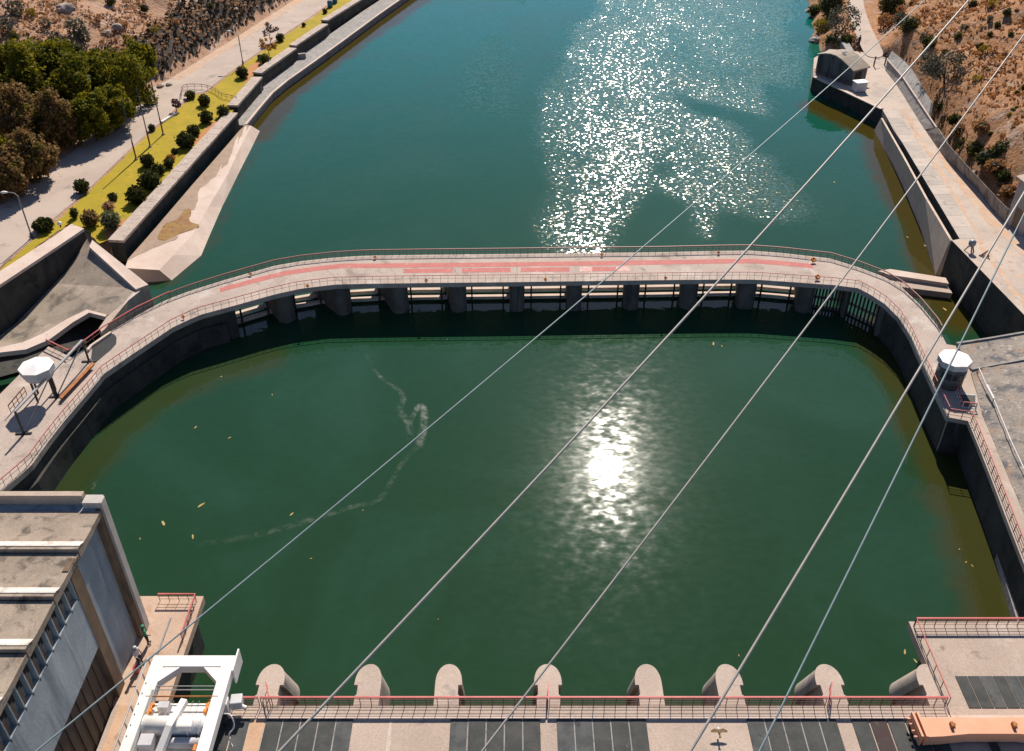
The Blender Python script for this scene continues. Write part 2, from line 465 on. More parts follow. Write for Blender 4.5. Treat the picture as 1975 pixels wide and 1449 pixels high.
# ------------------------------------------------------------------ water
ZB = 3.1       # bridge deck level above the water
def build_water():
    step = 0.6
    xs = np.concatenate([[-160], np.arange(-72, 84, step), [180]])
    ys = np.concatenate([[-20], np.arange(14, 235, step), [330]])
    X, Y = np.meshgrid(xs, ys)
    Z = np.zeros_like(X)
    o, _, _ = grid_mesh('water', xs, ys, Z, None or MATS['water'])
    wpoly = PL([(1035, 500), (1028, 400), (1045, 250), (1040, 170), (1070, 110), (1140, 0), (1150, -60), (1530, -60), (1540, 50), (1555, 120), (1566, 190), (1530, 165), (1475, 150), (1475, 225), (1415, 216), (1350, 194), (1285, 170), (1345, 205), (1395, 234), (1440, 270), (1530, 350), (1560, 420), (1480, 410), (1400, 395), (1395, 470), (1325, 470), (1330, 400), (1290, 355), (1250, 262), (1264, 370), (1235, 420), (1185, 480), (1150, 505)], 0)
    jx = X + (fbm(X * 0.25, Y * 0.12) - 0.5) * 7
    jy = Y + (fbm(X * 0.25 + 50, Y * 0.12) - 0.5) * 12
    wind = in_poly(jx, jy, wpoly).astype(float)
    wpoly2 = PL([(930, 230), (980, 215), (1000, 150), (1010, 90), (960, 60), (880, 140)], 0)
    wind = np.maximum(wind, 0.45 * in_poly(jx, jy, wpoly2))
    # one light box blur so that patches fade within a metre
    for _ in range(7):
        w = wind.copy()
        wind[1:-1, 1:-1] = (w[1:-1, 1:-1] * 2 + w[:-2, 1:-1] + w[2:, 1:-1] + w[1:-1, :-2] + w[1:-1, 2:]) / 6
    wind *= 0.62 + 0.70 * fbm(X * 0.16, Y * 0.07)
    # pool side of the gate bridge
    pool = in_poly(X, Y, PL([(-300, 1000), (60, 890), (200, 705), (340, 615), (460, 578), (660, 535), (1000, 530), (1400, 525), (1600, 535), (1720, 590), (1790, 700), (1840, 800), (1975, 1050), (2300, 1500), (-900, 1700)], 1.0))
    poolf = pool.astype(float)
    # submerged ledges along the walls: brown shallows
    sh = np.zeros_like(X)
    for line, wd, amt in (
        (PL([(40, 1080), (100, 1000), (160, 915), (225, 838), (296, 778), (404, 728), (520, 692)], 0), 2.0, 0.42),
        (PL([(1690, 640), (1765, 750), (1830, 900), (1880, 1020), (1930, 1150), (1990, 1300)], 0), 3.0, 0.7),
        (PL([(480, 260), (535, 185), (620, 120), (720, 50), (830, -20)], 0), 3.6, 1.0),
        (PL([(1575, 205), (1690, 262), (1700, 300), (1765, 430), (1812, 545), (1850, 620)], 0), 2.6, 1.0),
        (PL([(260, 540), (330, 545), (400, 480), (430, 420), (505, 255)], 0), 0.9, 0.6)):
        d, _ = seg_dist(X, Y, line)
        d = d + (fbm(X * 0.8, Y * 0.8) - 0.5) * 1.6
        sh = np.maximum(sh, amt * np.clip((wd - d) / 1.3, 0, 1))
    for nm, a in (('wind', wind), ('pool', poolf), ('shallow', sh)):
        at = o.data.attributes.new(nm, 'FLOAT', 'POINT')
        at.data.foreach_set('value', a.ravel().astype(np.float32))
    tag(o, 'green river water of the pool and the reach beyond the bridge', 'water', kind='structure')
    return o
def water_material():
    m, t, b = nt('water')
    g = N(t, 'ShaderNodeNewGeometry')
    pos = g.outputs['Position']
    att = lambda n: N(t, 'ShaderNodeAttribute', attribute_name=n).outputs['Fac']
    wind, pool, shal = att('wind'), att('pool'), att('shallow')
    n0 = noise(t, pos, 0.055, 6, 0.6, 1.2)
    # teal far off puts low-angle sky reflection into the colour; noise is silt clouds
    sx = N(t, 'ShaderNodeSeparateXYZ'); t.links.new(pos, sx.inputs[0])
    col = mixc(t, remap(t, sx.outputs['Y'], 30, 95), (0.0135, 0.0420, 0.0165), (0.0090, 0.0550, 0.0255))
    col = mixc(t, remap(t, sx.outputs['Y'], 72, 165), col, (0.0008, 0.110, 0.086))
    col = mixc(t, remap(t, n0.outputs['Fac'], 0.4, 0.75), col, mixc(t, 0.42, col, (0.024, 0.074, 0.046)))
    col = mixc(t, shal, col, (0.046, 0.036, 0.006))
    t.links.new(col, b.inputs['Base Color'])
    b.inputs['IOR'].default_value = 1.333
    rg = N(t, 'ShaderNodeMapRange'); rg.inputs['To Min'].default_value = 0.034; rg.inputs['To Max'].default_value = 0.165
    t.links.new(wind, rg.inputs['Value']); t.links.new(rg.outputs['Result'], b.inputs['Roughness'])
    b.inputs['Specular IOR Level'].default_value = 0.5
    # ripples: slopes straight from two noise channels
    def slopes(scale, sy, detail, amp, fx=0.58):
        mp = N(t, 'ShaderNodeMapping'); mp.inputs['Scale'].default_value = (1.0, sy, 1.0)
        t.links.new(pos, mp.inputs['Vector'])
        n = noise(t, mp.outputs['Vector'], scale, detail, 0.5)
        sub = N(t, 'ShaderNodeVectorMath', operation='SUBTRACT'); sub.inputs[1].default_value = (0.5, 0.5, 0.5)
        t.links.new(n.outputs['Color'], sub.inputs[0])
        mul = N(t, 'ShaderNodeVectorMath', operation='MULTIPLY'); mul.inputs[1].default_value = (amp * fx, amp, 0.0)
        t.links.new(sub.outputs[0], mul.inputs[0])
        return mul.outputs[0]
    calm = slopes(1.55, 1.45, 1.2, 0.088, 0.42)
    chop = slopes(2.9, 1.1, 2.0, 0.95)
    sw = N(t, 'ShaderNodeVectorMath', operation='SCALE'); t.links.new(chop, sw.inputs[0]); t.links.new(wind, sw.inputs['Scale'])
    calmf = N(t, 'ShaderNodeMath', operation='MULTIPLY_ADD'); calmf.inputs[1].default_value = 0.35; calmf.inputs[2].default_value = 0.65
    t.links.new(pool, calmf.inputs[0])
    cs = N(t, 'ShaderNodeVectorMath', operation='SCALE'); t.links.new(calm, cs.inputs[0]); t.links.new(calmf.outputs[0], cs.inputs['Scale'])
    add = N(t, 'ShaderNodeVectorMath', operation='ADD'); t.links.new(sw.outputs[0], add.inputs[0]); t.links.new(cs.outputs[0], add.inputs[1])
    ad2 = N(t, 'ShaderNodeVectorMath', operation='ADD'); ad2.inputs[1].default_value = (0, 0, 1); t.links.new(add.outputs[0], ad2.inputs[0])
    nm = N(t, 'ShaderNodeVectorMath', operation='NORMALIZE'); t.links.new(ad2.outputs[0], nm.inputs[0])
    t.links.new(nm.outputs[0], b.inputs['Normal'])
    # capillary film: a faint wide lobe
    b.inputs['Coat Weight'].default_value = 0.03
    b.inputs['Coat Roughness'].default_value = 0.16
    b.inputs['Coat IOR'].default_value = 1.333
    t.links.new(nm.outputs[0], b.inputs['Coat Normal'])
    MATS['water'] = m
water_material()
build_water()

# ------------------------------------------------------------------ gate bridge
FRONT = [(-60, 1010), (0, 950), (59, 900), (87, 860), (120, 817), (167, 762), (200, 722), (251, 687), (334, 631), (384, 608), (451, 590), (530, 568), (580, 557), (647, 549), (710, 547.5), (830, 546), (990, 544.4), (1127, 542.5), (1290, 540.3), (1387, 539.3), (1454, 539.4), (1537, 545), (1607, 550), (1655, 556), (1679, 568.6), (1707, 587), (1732, 612), (1754, 645.5), (1777, 697), (1806, 759), (1827.6, 804.6)]
BACK = [(-160, 960), (-90, 890), (-40, 845), (20, 790), (70, 745), (120, 705), (160, 676), (200, 647), (267, 607), (317, 580), (367, 561), (434, 540), (530, 512.6), (580, 504), (647, 496.7), (710, 493), (827, 491.5), (990, 489.8), (1127, 488), (1270, 486.7), (1387, 484), (1445, 483.4), (1504, 487.6), (1600, 498.4), (1657, 516), (1707, 535), (1740, 555), (1774, 587), (1807, 627), (1826, 664.7), (1878, 790)]
NB = 150
fr = resample(PL(FRONT, ZB), NB)
def nearest_on(path, p):
    best = None
    for a, b_ in zip(path, path[1:]):
        d = b_ - a
        t_ = max(0, min(1, (p - a).dot(d) / d.length_squared))
        q = a + d * t_
        if best is None or (q - p).length < (best - p).length:
            best = q
    return best
bk_line = PL(BACK, ZB)
bk = resample(bk_line, NB)
# pair the two edges by equal fractions between matched landmarks
marks_f = [0, 6, 10, 13, 16, 19, 22, 26, 30]
marks_b = [2, 7, 11, 13, 17, 20, 23, 26, 29]
def paired(line, marks, per):
    out = []
    pts = PL(line, ZB)
    for a, b_ in zip(marks, marks[1:]):
        seg = resample(pts[a:b_ + 1], per + 1)
        out += seg[:-1]
    out.append(pts[marks[-1]])
    return out
fr = paired(FRONT, marks_f, 14)
bk = paired(BACK, marks_b, 14)
NB = len(fr)
bridge = thing('gate_bridge', fr[NB // 2], 'long curved concrete walkway bridge with red strips across the gate openings', 'bridge')
def strip_slab(name, a, b_, z0, z1, m, parent):
    n = len(a)
    v = []
    for p, q in zip(a, b_):
        v += [(p.x, p.y, z1), (q.x, q.y, z1), (q.x, q.y, z0), (p.x, p.y, z0)]
    f = []
    for i in range(n - 1):
        k = i * 4
        for j in range(4):
            f.append([k + j, k + (j + 1) % 4, k + 4 + (j + 1) % 4, k + 4 + j][::-1])
    f.append([0, 1, 2, 3]); f.append([(n - 1) * 4 + j for j in (3, 2, 1, 0)])
    return mk(name, v, f, m, parent)
strip_slab('deck', fr, bk, ZB - 0.42, ZB, CONC_BRIDGE, bridge)
def lerp_edge(s):
    return [p.lerp(q, s) for p, q in zip(fr, bk)]
def up(path, dz):
    return [Vector((p.x, p.y, p.z + dz)) for p in path]
# solid wall below the deck at both shores
def wall_under(name, i0, i1, s0, s1, m, z0=-3.0, z1=ZB - 0.425):
    a = [fr[i].lerp(bk[i], s0) for i in range(i0, i1 + 1)]
    b_ = [fr[i].lerp(bk[i], s1) for i in range(i0, i1 + 1)]
    return strip_slab(name, a, b_, z0, z1, m, bridge)
def idx_at(x):
    best = min(range(NB), key=lambda i: abs((P(0, 0, 0) and 0) + proj(fr[i])[0] - x))
    return best
def proj(p):
    d = Vector(p) - Vector((0, 0, HC))
    fwd = d.y * CP - d.z * SP
    upc = d.y * SP + d.z * CP
    return CX + FPX * d.x / fwd, CY - FPX * upc / fwd
iL, iR = idx_at(448), idx_at(1712)
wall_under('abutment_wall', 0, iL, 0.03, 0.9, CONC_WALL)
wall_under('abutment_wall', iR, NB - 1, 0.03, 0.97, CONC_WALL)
# ledge at the foot of the wall on the lawn side of the pool
a = [fr[i].lerp(bk[i], -0.035) for i in range(0, iL)]
b_ = [fr[i].lerp(bk[i], 0.1) for i in range(0, iL)]
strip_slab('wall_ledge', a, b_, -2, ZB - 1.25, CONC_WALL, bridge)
# piers between the gate openings
def bridge_pt(x, s, z):
    """point under the deck at image column x of the front edge, fraction s across"""
    for i in range(NB - 1):
        xa, xb = proj(fr[i])[0], proj(fr[i + 1])[0]
        if xa <= x <= xb:
            f = (x - xa) / (xb - xa)
            p = fr[i].lerp(fr[i + 1], f).lerp(bk[i].lerp(bk[i + 1], f), s)
            return Vector((p.x, p.y, z))
    return Vector((fr[-1].x, fr[-1].y, z))
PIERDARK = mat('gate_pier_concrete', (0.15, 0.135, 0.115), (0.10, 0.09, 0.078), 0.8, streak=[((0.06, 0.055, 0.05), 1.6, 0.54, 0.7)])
PIERS = [(443, 452), (535, 570), (651, 682), (758, 792), (871, 902), (983, 1012), (1094, 1124), (1206, 1236), (1316, 1350), (1428, 1464), (1546, 1579), (1637, 1645), (1706, 1714)]
for (xa, xb) in PIERS:
    p0, p1 = bridge_pt(xa, 0.05, 0), bridge_pt(xb, 0.05, 0)
    q0, q1 = bridge_pt(xa, 0.93, 0), bridge_pt(xb, 0.93, 0)
    w = (p1 - p0).length
    d = ((q0 + q1) / 2 - (p0 + p1) / 2)
    L = d.length; d.normalize()
    s = Vector((d.y, -d.x, 0))
    c = (p0 + p1) / 2
    poly = []
    for k in range(9):
        a = math.pi * k / 8
        poly.append(c + d * (w / 2 * 0.8 - math.sin(a) * w / 2 * 0.8) + s * (math.cos(a) * w / 2))
    poly += [c + d * L - s * (w / 2), c + d * L + s * (w / 2)]
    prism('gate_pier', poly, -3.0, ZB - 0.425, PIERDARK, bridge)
BAYS = [(PIERS[i][1], PIERS[i + 1][0]) for i in range(10)]
for (xa, xb) in BAYS:
    gate = bridge_pt((xa + xb) / 2, 0.5, 0)
    for s, z, hh in ((0.74, 0.30, 0.26), (0.50, 0.25, 0.22)):
        a, b_ = bridge_pt(xa - 1, s, z), bridge_pt(xb + 1, s, z)
        sweep('gate_beam', [a, b_], 0.36, CONC_PALE, bridge, h=hh)
    for f in (0.16, 0.86):
        xx = xa + (xb - xa) * f
        a = bridge_pt(xx, 0.42, -0.6); b_ = bridge_pt(xx, 0.42, ZB - 0.43)
        sweep('gate_guide', [a, b_], 0.13, STEEL_DARK, bridge)
for (xa, xb) in ((1579, 1637), (1645, 1706)):
    for k in range(9):
        xx = xa + (xb - xa) * (k + 0.5) / 9
        a = bridge_pt(xx, 0.2, -1.0); b_ = bridge_pt(xx, 0.2, ZB - 0.43)
        sweep('rack_bar', [a, b_], 0.12, STEEL_DARK, bridge)
    for s, z in ((0.34, 0.95), (0.30, 0.12)):
        sweep('rack_beam', [bridge_pt(xa, s, z), bridge_pt(xb, s, z)], 0.2, CONC_PALE, bridge, h=0.16)
# painted strips on the deck (worn red), each its own mark
def deck_mark(pts_px, wpx, m):
    c = PL(pts_px, ZB + 0.006)
    lo = PL([(x, y + wpx / 2) for x, y in pts_px], ZB + 0.006)
    hi = PL([(x, y - wpx / 2) for x, y in pts_px], ZB + 0.006)
    v = lo + hi; n = len(lo)
    return mk('red_marking', v, [[i, i + 1, n + i + 1, n + i] for i in range(n - 1)], m, bridge)
deck_mark([(424, 559.5), (497, 540), (547, 527.6), (590, 521), (630, 516), (660, 513), (710, 512.7), (830, 511.8), (990, 510.3), (1127, 508.4), (1290, 506), (1412, 503.8), (1454, 503.8), (1504, 507.4), (1569, 513.8)], 8.5, REDMARK)
for xa, xb, m in ((778, 873, REDMARK), (891, 985, REDMARK), (1004, 1098.5, REDMARK), (1118, 1142, REDMARK_WORN), (1142, 1188, REDMARK), (1188, 1214, REDMARK_WORN)):
    ya, yb = 522.7 - (xa - 778) * 0.0095, 522.7 - (xb - 778) * 0.0095
    deck_mark([(xa, ya), (xb, yb)], 8.3, m)
for (xa_, xb_) in PIERS[1:11]:
    xm_ = (xa_ + xb_) / 2
    a_, b_ = bridge_pt(xm_, 0.01, ZB + 0.003), bridge_pt(xm_, 0.99, ZB + 0.003)
    sweep('expansion_joint', [a_, b_], 0.035, CONC_SLAB, bridge, h=0.004)
# railings
rf = lerp_edge(0.035)
rb = lerp_edge(0.985)
railing(rf, 'long thin red railing along the pool side of the curved bridge', h=0.62, spacing=0.62, rails=(1.0, 0.52), top=0.045, w=0.018, wpost=0.022, mlow=DARKRED)
i0_ = min(range(NB), key=lambda i: abs(proj(bk[i])[0] - 332))
railing(rb[i0_:NB - 3], 'long thin red railing along the far side of the curved bridge', h=0.58, spacing=0.62, rails=(1.0, 0.66, 0.33), top=0.075, w=0.018, wpost=0.024, mtop=RAILBROWN, mlow=DARKRED)
# lifebuoys hung along the rails
def torus_geo(c, R0, r0, ax, n=14, k=6):
    ax = Vector(ax).normalized(); s, u = frame_of(ax)
    v, f = [], []
    for i in range(n):
        a = 2 * math.pi * i / n
        rd = s * math.cos(a) + u * math.sin(a)
        for j in range(k):
            b_ = 2 * math.pi * j / k
            v.append(Vector(c) + rd * (R0 + r0 * math.cos(b_)) + ax * (r0 * math.sin(b_)))
    for i in range(n):
        for j in range(k):
            f.append([i * k + j, ((i + 1) % n) * k + j, ((i + 1) % n) * k + (j + 1) % k, i * k + (j + 1) % k])
    return v, f
BUOYS = [(1569, 501, 'on the far rail at the end of the red strip'), (1577, 534, 'on the pool side rail near the end of the red strip'), (1161, 491, 'on the far rail above the worn red lettering'), (1386, 487, 'on the far rail where the bridge begins to bend'), (1052, 539, 'on the pool side rail above the middle openings'), (1284, 536, 'on the pool side rail between worn lettering and bend'), (723, 496, 'on the far rail above the start of the red dashes'), (822, 541, 'on the pool side rail below the first red dash'), (483, 528, 'on the far rail near the start of the red strip'), (593, 551, 'on the pool side rail over the second opening'), (353, 611, 'on the pool side rail above the curved solid wall')]
for (x, y, wh) in BUOYS:
    big = x > 1560
    r = 0.16 if big else 0.095
    p = P(x, y, ZB + r + 0.12)
    t = thing('lifebuoy', (p.x, p.y, ZB), 'orange lifebuoy hung ' + wh, 'lifebuoy', 'lifebuoys along the bridge rails')
    v, f = torus_geo(p, r, r * 0.55, (0.15, -0.6, 1.0))
    mk('ring', v, f, ORANGE, t, True)
    sweep('bracket', [(p.x, p.y + 0.06, ZB), (p.x, p.y + 0.06, p.z + r)], 0.05, STEEL_DARK, t)

# ------------------------------------------------------------------ shore walkway beside the stained slope
wl = [P(1827.6, 804.6, ZB), P(1867, 812, ZB), P(1887, 860, ZB), P(1914, 929, ZB), P(1950, 1024, ZB), P(1975, 1088, ZB), P(2060, 1310, ZB)]
wr = [P(1878, 790, ZB), P(1893, 797, ZB), P(1918, 855, ZB), P(1947, 925, ZB), P(1975, 990, ZB), P(2003, 1060, ZB), P(2090, 1270, ZB)]
walk = thing('shore_walkway', wl[3], 'pale concrete walkway with a kink below the white octagonal kiosk', 'walkway')
strip_slab('deck', wl, wr, ZB - 0.35, ZB - 0.004, CONC, walk)
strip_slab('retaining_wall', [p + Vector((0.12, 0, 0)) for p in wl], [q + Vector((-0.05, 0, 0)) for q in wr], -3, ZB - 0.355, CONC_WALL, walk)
prism('kiosk_landing', [P(1800, 655, ZB), P(1826, 664, ZB), P(1850, 668, ZB), P(1878, 715, ZB), P(1896, 797, ZB), P(1870, 808, ZB), P(1831, 803, ZB), P(1815, 770, ZB)], -3, ZB - 0.008, CONC, walk)
# low sunlit plinth along the foot of that wall
pl0 = PL([(1876, 925), (1905, 1010), (1935, 1110), (1960, 1195), (2010, 1330)], 0.5)
pl1 = [p + Vector((0.5, 0.1, 0)) for p in PL([(1882, 915), (1916, 1005), (1947, 1105), (1973, 1190), (2022, 1320)], 0.9)]
strip_slab('plinth', pl0, pl1, -2, 0.55, CONC_GREY, walk)
railing([fr[-6], fr[-1]][1:] + [p + Vector((0.12, 0.05, 0)) for p in wl[1:]], 'thin red railing along the kinked shore walkway', h=0.72, spacing=0.85, rails=(1.0, 0.66, 0.33), top=0.05, w=0.025)

# stained masonry slope beside it
slope = thing('masonry_slope', P(1930, 800, ZB), 'stained grey and rusty masonry slope beside the shore walkway', 'slope')
a0 = [P(1845, 664, 3.25), P(1905, 655, 3.5), P(1975, 643, 3.9), P(2120, 610, 4.9)]
a1 = [P(1874, 714, 3.25), P(1920, 705, 3.5), P(1975, 695, 3.9), P(2120, 668, 4.9)]
v = a0 + a1 + [Vector((p.x, p.y, -2)) for p in a0]
mk('upper_face', v, [[0, 1, 5, 4][::-1], [1, 2, 6, 5][::-1], [2, 3, 7, 6][::-1], [0, 8, 9, 1][::-1], [1, 9, 10, 2][::-1], [2, 10, 11, 3][::-1]], MASON, slope)
sweep('parapet', up(a0, 0.06), 0.16, CONC_GREY, slope, h=0.14)
sweep('edge_beam', up(a1, 0.05), 0.14, CONC_GREY, slope, h=0.12)
# lower face: grid between the walkway and the edge beam
edgeL = [P(1872, 716, 3.2), P(1885, 760, 3.15), P(1893, 795, 3.12), P(1918, 855, 3.12), P(1947, 925, 3.12), P(1975, 990, 3.12), P(2090, 1270, 3.12)]
edgeR = [P(2120, 668, 4.9), P(2150, 740, 5.0), P(2180, 810, 5.0), P(2210, 890, 5.0), P(2240, 960, 5.0), P(2280, 1060, 5.0), P(2400, 1330, 5.0)]
NU = 26
rowsL, rowsR = resample(edgeL, 30), resample(edgeR, 30)
v = []
for i in range(30):
    for j in range(NU):
        p = rowsL[i].lerp(rowsR[i], j / (NU - 1))
        n_ = (float(fbm(np.array([p.x * 1.3]), np.array([p.y * 1.3]))[0]) - 0.5) * 0.35 * min(1, j / 3)
        v.append((p.x, p.y, p.z + n_))
mk('lower_face', v, [[i * NU + j, (i + 1) * NU + j, (i + 1) * NU + j + 1, i * NU + j + 1] for i in range(29) for j in range(NU - 1)], MASON, slope, True)
pp = thing('drain_pipe', P(1888, 708, 3.5), 'thin pale pipe running down the stained masonry slope', 'pipe')
pts = [P(1888, 709, 3.75), P(1903, 743, 3.75), P(1917, 770, 3.7), P(1950, 850, 3.7), P(1985, 925, 3.7), P(2040, 1050, 3.7)]
sweep('pipe', pts, 0.07, GALV, pp, n=6)
sweep('sleeve', pts[1:3], 0.17, WHITE, pp, n=8)
for p in pts[::2]:
    sweep('bracket', [p, (p.x, p.y, p.z - 0.6)], 0.05, STEEL_GREY, pp)

# ------------------------------------------------------------------ octagonal kiosks
def kiosk(center, r, zb, h, label, drum=True, a0=0.39):
    t = thing('octagonal_kiosk', (center.x, center.y, zb), label, 'kiosk')
    zt = zb + h
    lathe('roof', (center.x, center.y, zt), [(r, -0.02), (r, 0.0), (r * 0.5, 0.10), (0.06, 0.19)], WHITE_ROOF, t, 8, a0)
    lathe('fascia', (center.x, center.y, zt), [(r * 0.985, -0.46), (r * 0.985, -0.025)], OFFWHITE, t, 8, a0)
    if drum:
        lathe('body', (center.x, center.y, zb), [(r * 0.86, 0.0), (r * 0.86, h - 0.47)], mat('kiosk_body', (0.16, 0.15, 0.13), (0.11, 0.105, 0.095), 2.0), t, 20, 0, True)
        for k in range(7):
            a = -2.5 + k * 0.42
            c = (center.x + math.cos(a) * r * 0.87, center.y + math.sin(a) * r * 0.87, zb + h * 0.52)
            box('window', c, (0.30, 0.03, 0.5), GLASSDARK, t, a + math.pi / 2)
    else:
        lathe('skirt', (center.x, center.y, zt), [(r * 0.8, -0.85), (r * 0.8, -0.47)], OFFWHITE, t, 16)
        for k in range(4):
            a = a0 + math.pi / 4 + k * math.pi / 2
            sweep('leg', [(center.x + math.cos(a) * r * 0.7, center.y + math.sin(a) * r * 0.7, zb), (center.x + math.cos(a) * r * 0.7, center.y + math.sin(a) * r * 0.7, zt - 0.84)], 0.11, STEEL_DARK, t)
    return t
c = P(1843, 691, ZB + 2.15)
kiosk(c, 1.12, ZB, 2.15, 'white octagonal roofed kiosk where the bridge meets the stained slope')
c = P(69, 706, ZB + 2.6)
kiosk(c, 1.15, ZB, 2.6, 'white octagonal tank roof on dark legs by the training wall', drum=False)
pp_ = [P(1840, 745, ZB), P(1852, 786, ZB), P(1881, 790, ZB)]
railing(pp_, 'short red and white rail guarding the hatch by the octagonal kiosk', h=0.5, spacing=0.45, rails=(1.0, 0.5), top=0.07, w=0.04, mtop=REDPAINT, mpost=OFFWHITE, mlow=DARKRED, wpost=0.06)
h_ = thing('kiosk_pit', P(1868, 775, ZB), 'dark hatch and kiosk shadow drawn on the deck beside the white kiosk', 'pit')
prism('cover', PL([(1853, 762), (1881, 764), (1881, 786), (1856, 784)], ZB), ZB + 0.002, ZB + 0.05, STEEL_DARK, h_)  # dark plate stands in for the pit and the kiosk's shadow
prism('rim', PL([(1851, 759), (1883, 761), (1884, 789), (1854, 787)], ZB), ZB + 0.001, ZB + 0.025, STEEL_GREY, h_)

# ------------------------------------------------------------------ intake deck with piers at the bottom of the picture
ZD = 3.6
Yfront = P(987, 1361, ZD).y
Yrail = P(987, 1377, ZD).y
Ypan = P(987, 1388, ZD).y
XL = P(290, 1200, ZD).x
deck = thing('intake_deck', (0, Yfront - 2, ZD), 'pale concrete intake deck with dark cover panels along the lower edge', 'deck')
prism('slab', [(XL - 0.2, 14), (30, 14), (30, Yfront), (XL - 0.2, Yfront)], ZD - 0.8, ZD, CONC, deck)
prism('upstream_wall', [(XL - 0.2, 14), (30, 14), (30, Yfront - 0.9), (XL - 0.2, Yfront - 0.9)], -3, ZD - 0.805, CONC_WALL, deck)
sweep('toe_beam', [(P(440, 1384, ZD).x, Ypan + 0.12, ZD + 0.012), (30, Ypan + 0.12, ZD + 0.012)], 0.16, CONC_PALE, deck, h=0.06)
bays = [(513, 683, 5), (868, 1043, 5), (1072, 1247, 5), (1438, 1613, 5)]
def panel_row(x0, x1, n, mats=None, y0=Ypan, y1=17.0):
    for k in range(n):
        a = x0 + (x1 - x0) * k / n; b_ = x0 + (x1 - x0) * (k + 1) / n
        g = 0.035
        mm = (mats or {}).get(k, DARKPANEL if random.random() < 0.7 else DARKPANEL2)
        prism('cover_panel', [(a + g, y1), (b_ - g, y1), (b_ - g, y0), (a + g, y0)], ZD + 0.004, ZD + 0.035 + random.random() * 0.012, mm, deck)
for xa, xb, n in bays:
    X0, X1 = P(xa, 1388, ZD).x, P(xb, 1388, ZD).x
    panel_row(X0, X1, n, {0: DARKPANEL2} if xa in (868, 1438) else ({4: DARKPANEL2} if xa == 513 else None))
    for k in range(1, n):
        x = X0 + (X1 - X0) * k / n
        prism('joint_strip', [(x - 0.028, 17), (x + 0.028, 17), (x + 0.028, Ypan), (x - 0.028, Ypan)], ZD + 0.002, ZD + 0.03, CONC_GREY, deck)
X0, X1 = P(1640, 1388, ZD).x, P(1812, 1388, ZD).x
panel_row(X0, X1, 5, {1: RUSTPANEL, 0: DARKPANEL})
X0, X1 = P(330, 1388, ZD).x, P(484, 1388, ZD).x
panel_row(X0, X1, 5)
# peach strips over the piers
for xa, xb, m in ((484, 512, PEACH),):
    X0, X1 = P(xa, 1388, ZD).x + 0.02, P(xb, 1388, ZD).x - 0.02
    prism('pier_strip', [(X0, 17), (X1, 17), (X1, Ypan), (X0, Ypan)], ZD + 0.002, ZD + 0.012, m, deck)
for x in (754,):
    X0 = P(x, 1392, ZD).x
    yy_ = [Yfront - 0.75 - 0.4 * k for k in range(24)]
    prism('lime_stain', [(X0 - 0.05 - 0.06 * random.random(), y_) for y_ in yy_] + [(X0 + 0.05 + 0.07 * random.random(), y_) for y_ in yy_[::-1]], ZD + 0.002, ZD + 0.008, mat('lime_stain', (0.60, 0.53, 0.47), (0.52, 0.43, 0.36), 2.0, fine=0.3), deck)
PI = [(520, 'd'), (710, 'l'), (864, 'r'), (1057, 'd'), (1252, 'l'), (1407, 'r'), (1602, 'd'), (1800, 'l')]
PIERMAT = mat('pier_concrete', (0.53, 0.425, 0.35), (0.46, 0.365, 0.30), 0.5, streak=[((0.36, 0.30, 0.27), 1.0, 0.55, 0.7)], spots=[((0.38, 0.30, 0.25), 1.5, 0.6, 0.74)], fine=0.3, bump=0.01)
PIERBODY = mat('pier_wet_concrete', (0.42, 0.36, 0.31), (0.33, 0.28, 0.245), 0.9, streak=[((0.50, 0.34, 0.22), 1.1, 0.55, 0.68), ((0.17, 0.16, 0.155), 0.9, 0.55, 0.68)], bump=0.01)
names = ['with the first bay of covers, next to the white crane', 'second along from the white crane', 'third along from the white crane', 'fourth along from the white crane', 'fifth along from the white crane', 'sixth along from the white crane, a cable passing its nose', 'seventh along from the white crane, with short red handrails', 'partly below the platform with the striped cover']
for (px, kind), nm in zip(PI, names):
    c = P(px, 1321, ZD)
    hw, nw = 0.68, 0.50           # half widths at hook and neck
    ynose = P(px, 1281, ZD).y - c.y
    lw = hw if kind in 'dl' else nw + 0.13
    rw = hw if kind in 'dr' else nw + 0.13
    poly = []
    for k in range(25):
        a = math.pi * k / 24
        poly.append((c.x + (rw if math.cos(a) > 0 else lw) * math.cos(a), c.y + ynose * math.sin(a) ** 0.8 * 1.0))
    if kind in 'dl':
        poly += [(c.x - nw, c.y), (c.x - nw, c.y - 0.55), (c.x - nw - 0.07, c.y - 0.6)]
        poly += [(c.x - nw - 0.07, Yfront + 0.004)]
    else:
        poly += [(c.x - lw, Yfront + 0.004)]
    if kind in 'dr':
        poly += [(c.x + nw + 0.07, Yfront + 0.004), (c.x + nw + 0.07, c.y - 0.6), (c.x + nw, c.y - 0.55), (c.x + nw, c.y)]
    else:
        poly += [(c.x + rw, Yfront + 0.004)]
    t = thing('intake_pier', (c.x, c.y, ZD), 'round nosed concrete intake pier ' + nm, 'pier', 'intake piers along the deck')
    prism('cap', poly, ZD - 0.12, ZD - 0.002, PIERMAT, t)
    pv, pf = prism_geo([(c.x + (q[0] - c.x) * 0.985, c.y + (q[1] - c.y) * 0.985 if q[1] > c.y else q[1]) for q in poly], -3, ZD - 0.121)
    pv = [(x_, y_ + ((1.55 * (ZD - 0.121 - z_) / (ZD - 0.121)) if y_ > Yfront + 0.05 else 0.0), z_) for x_, y_, z_ in pv]
    mk('shaft', pv, pf, PIERBODY, t)
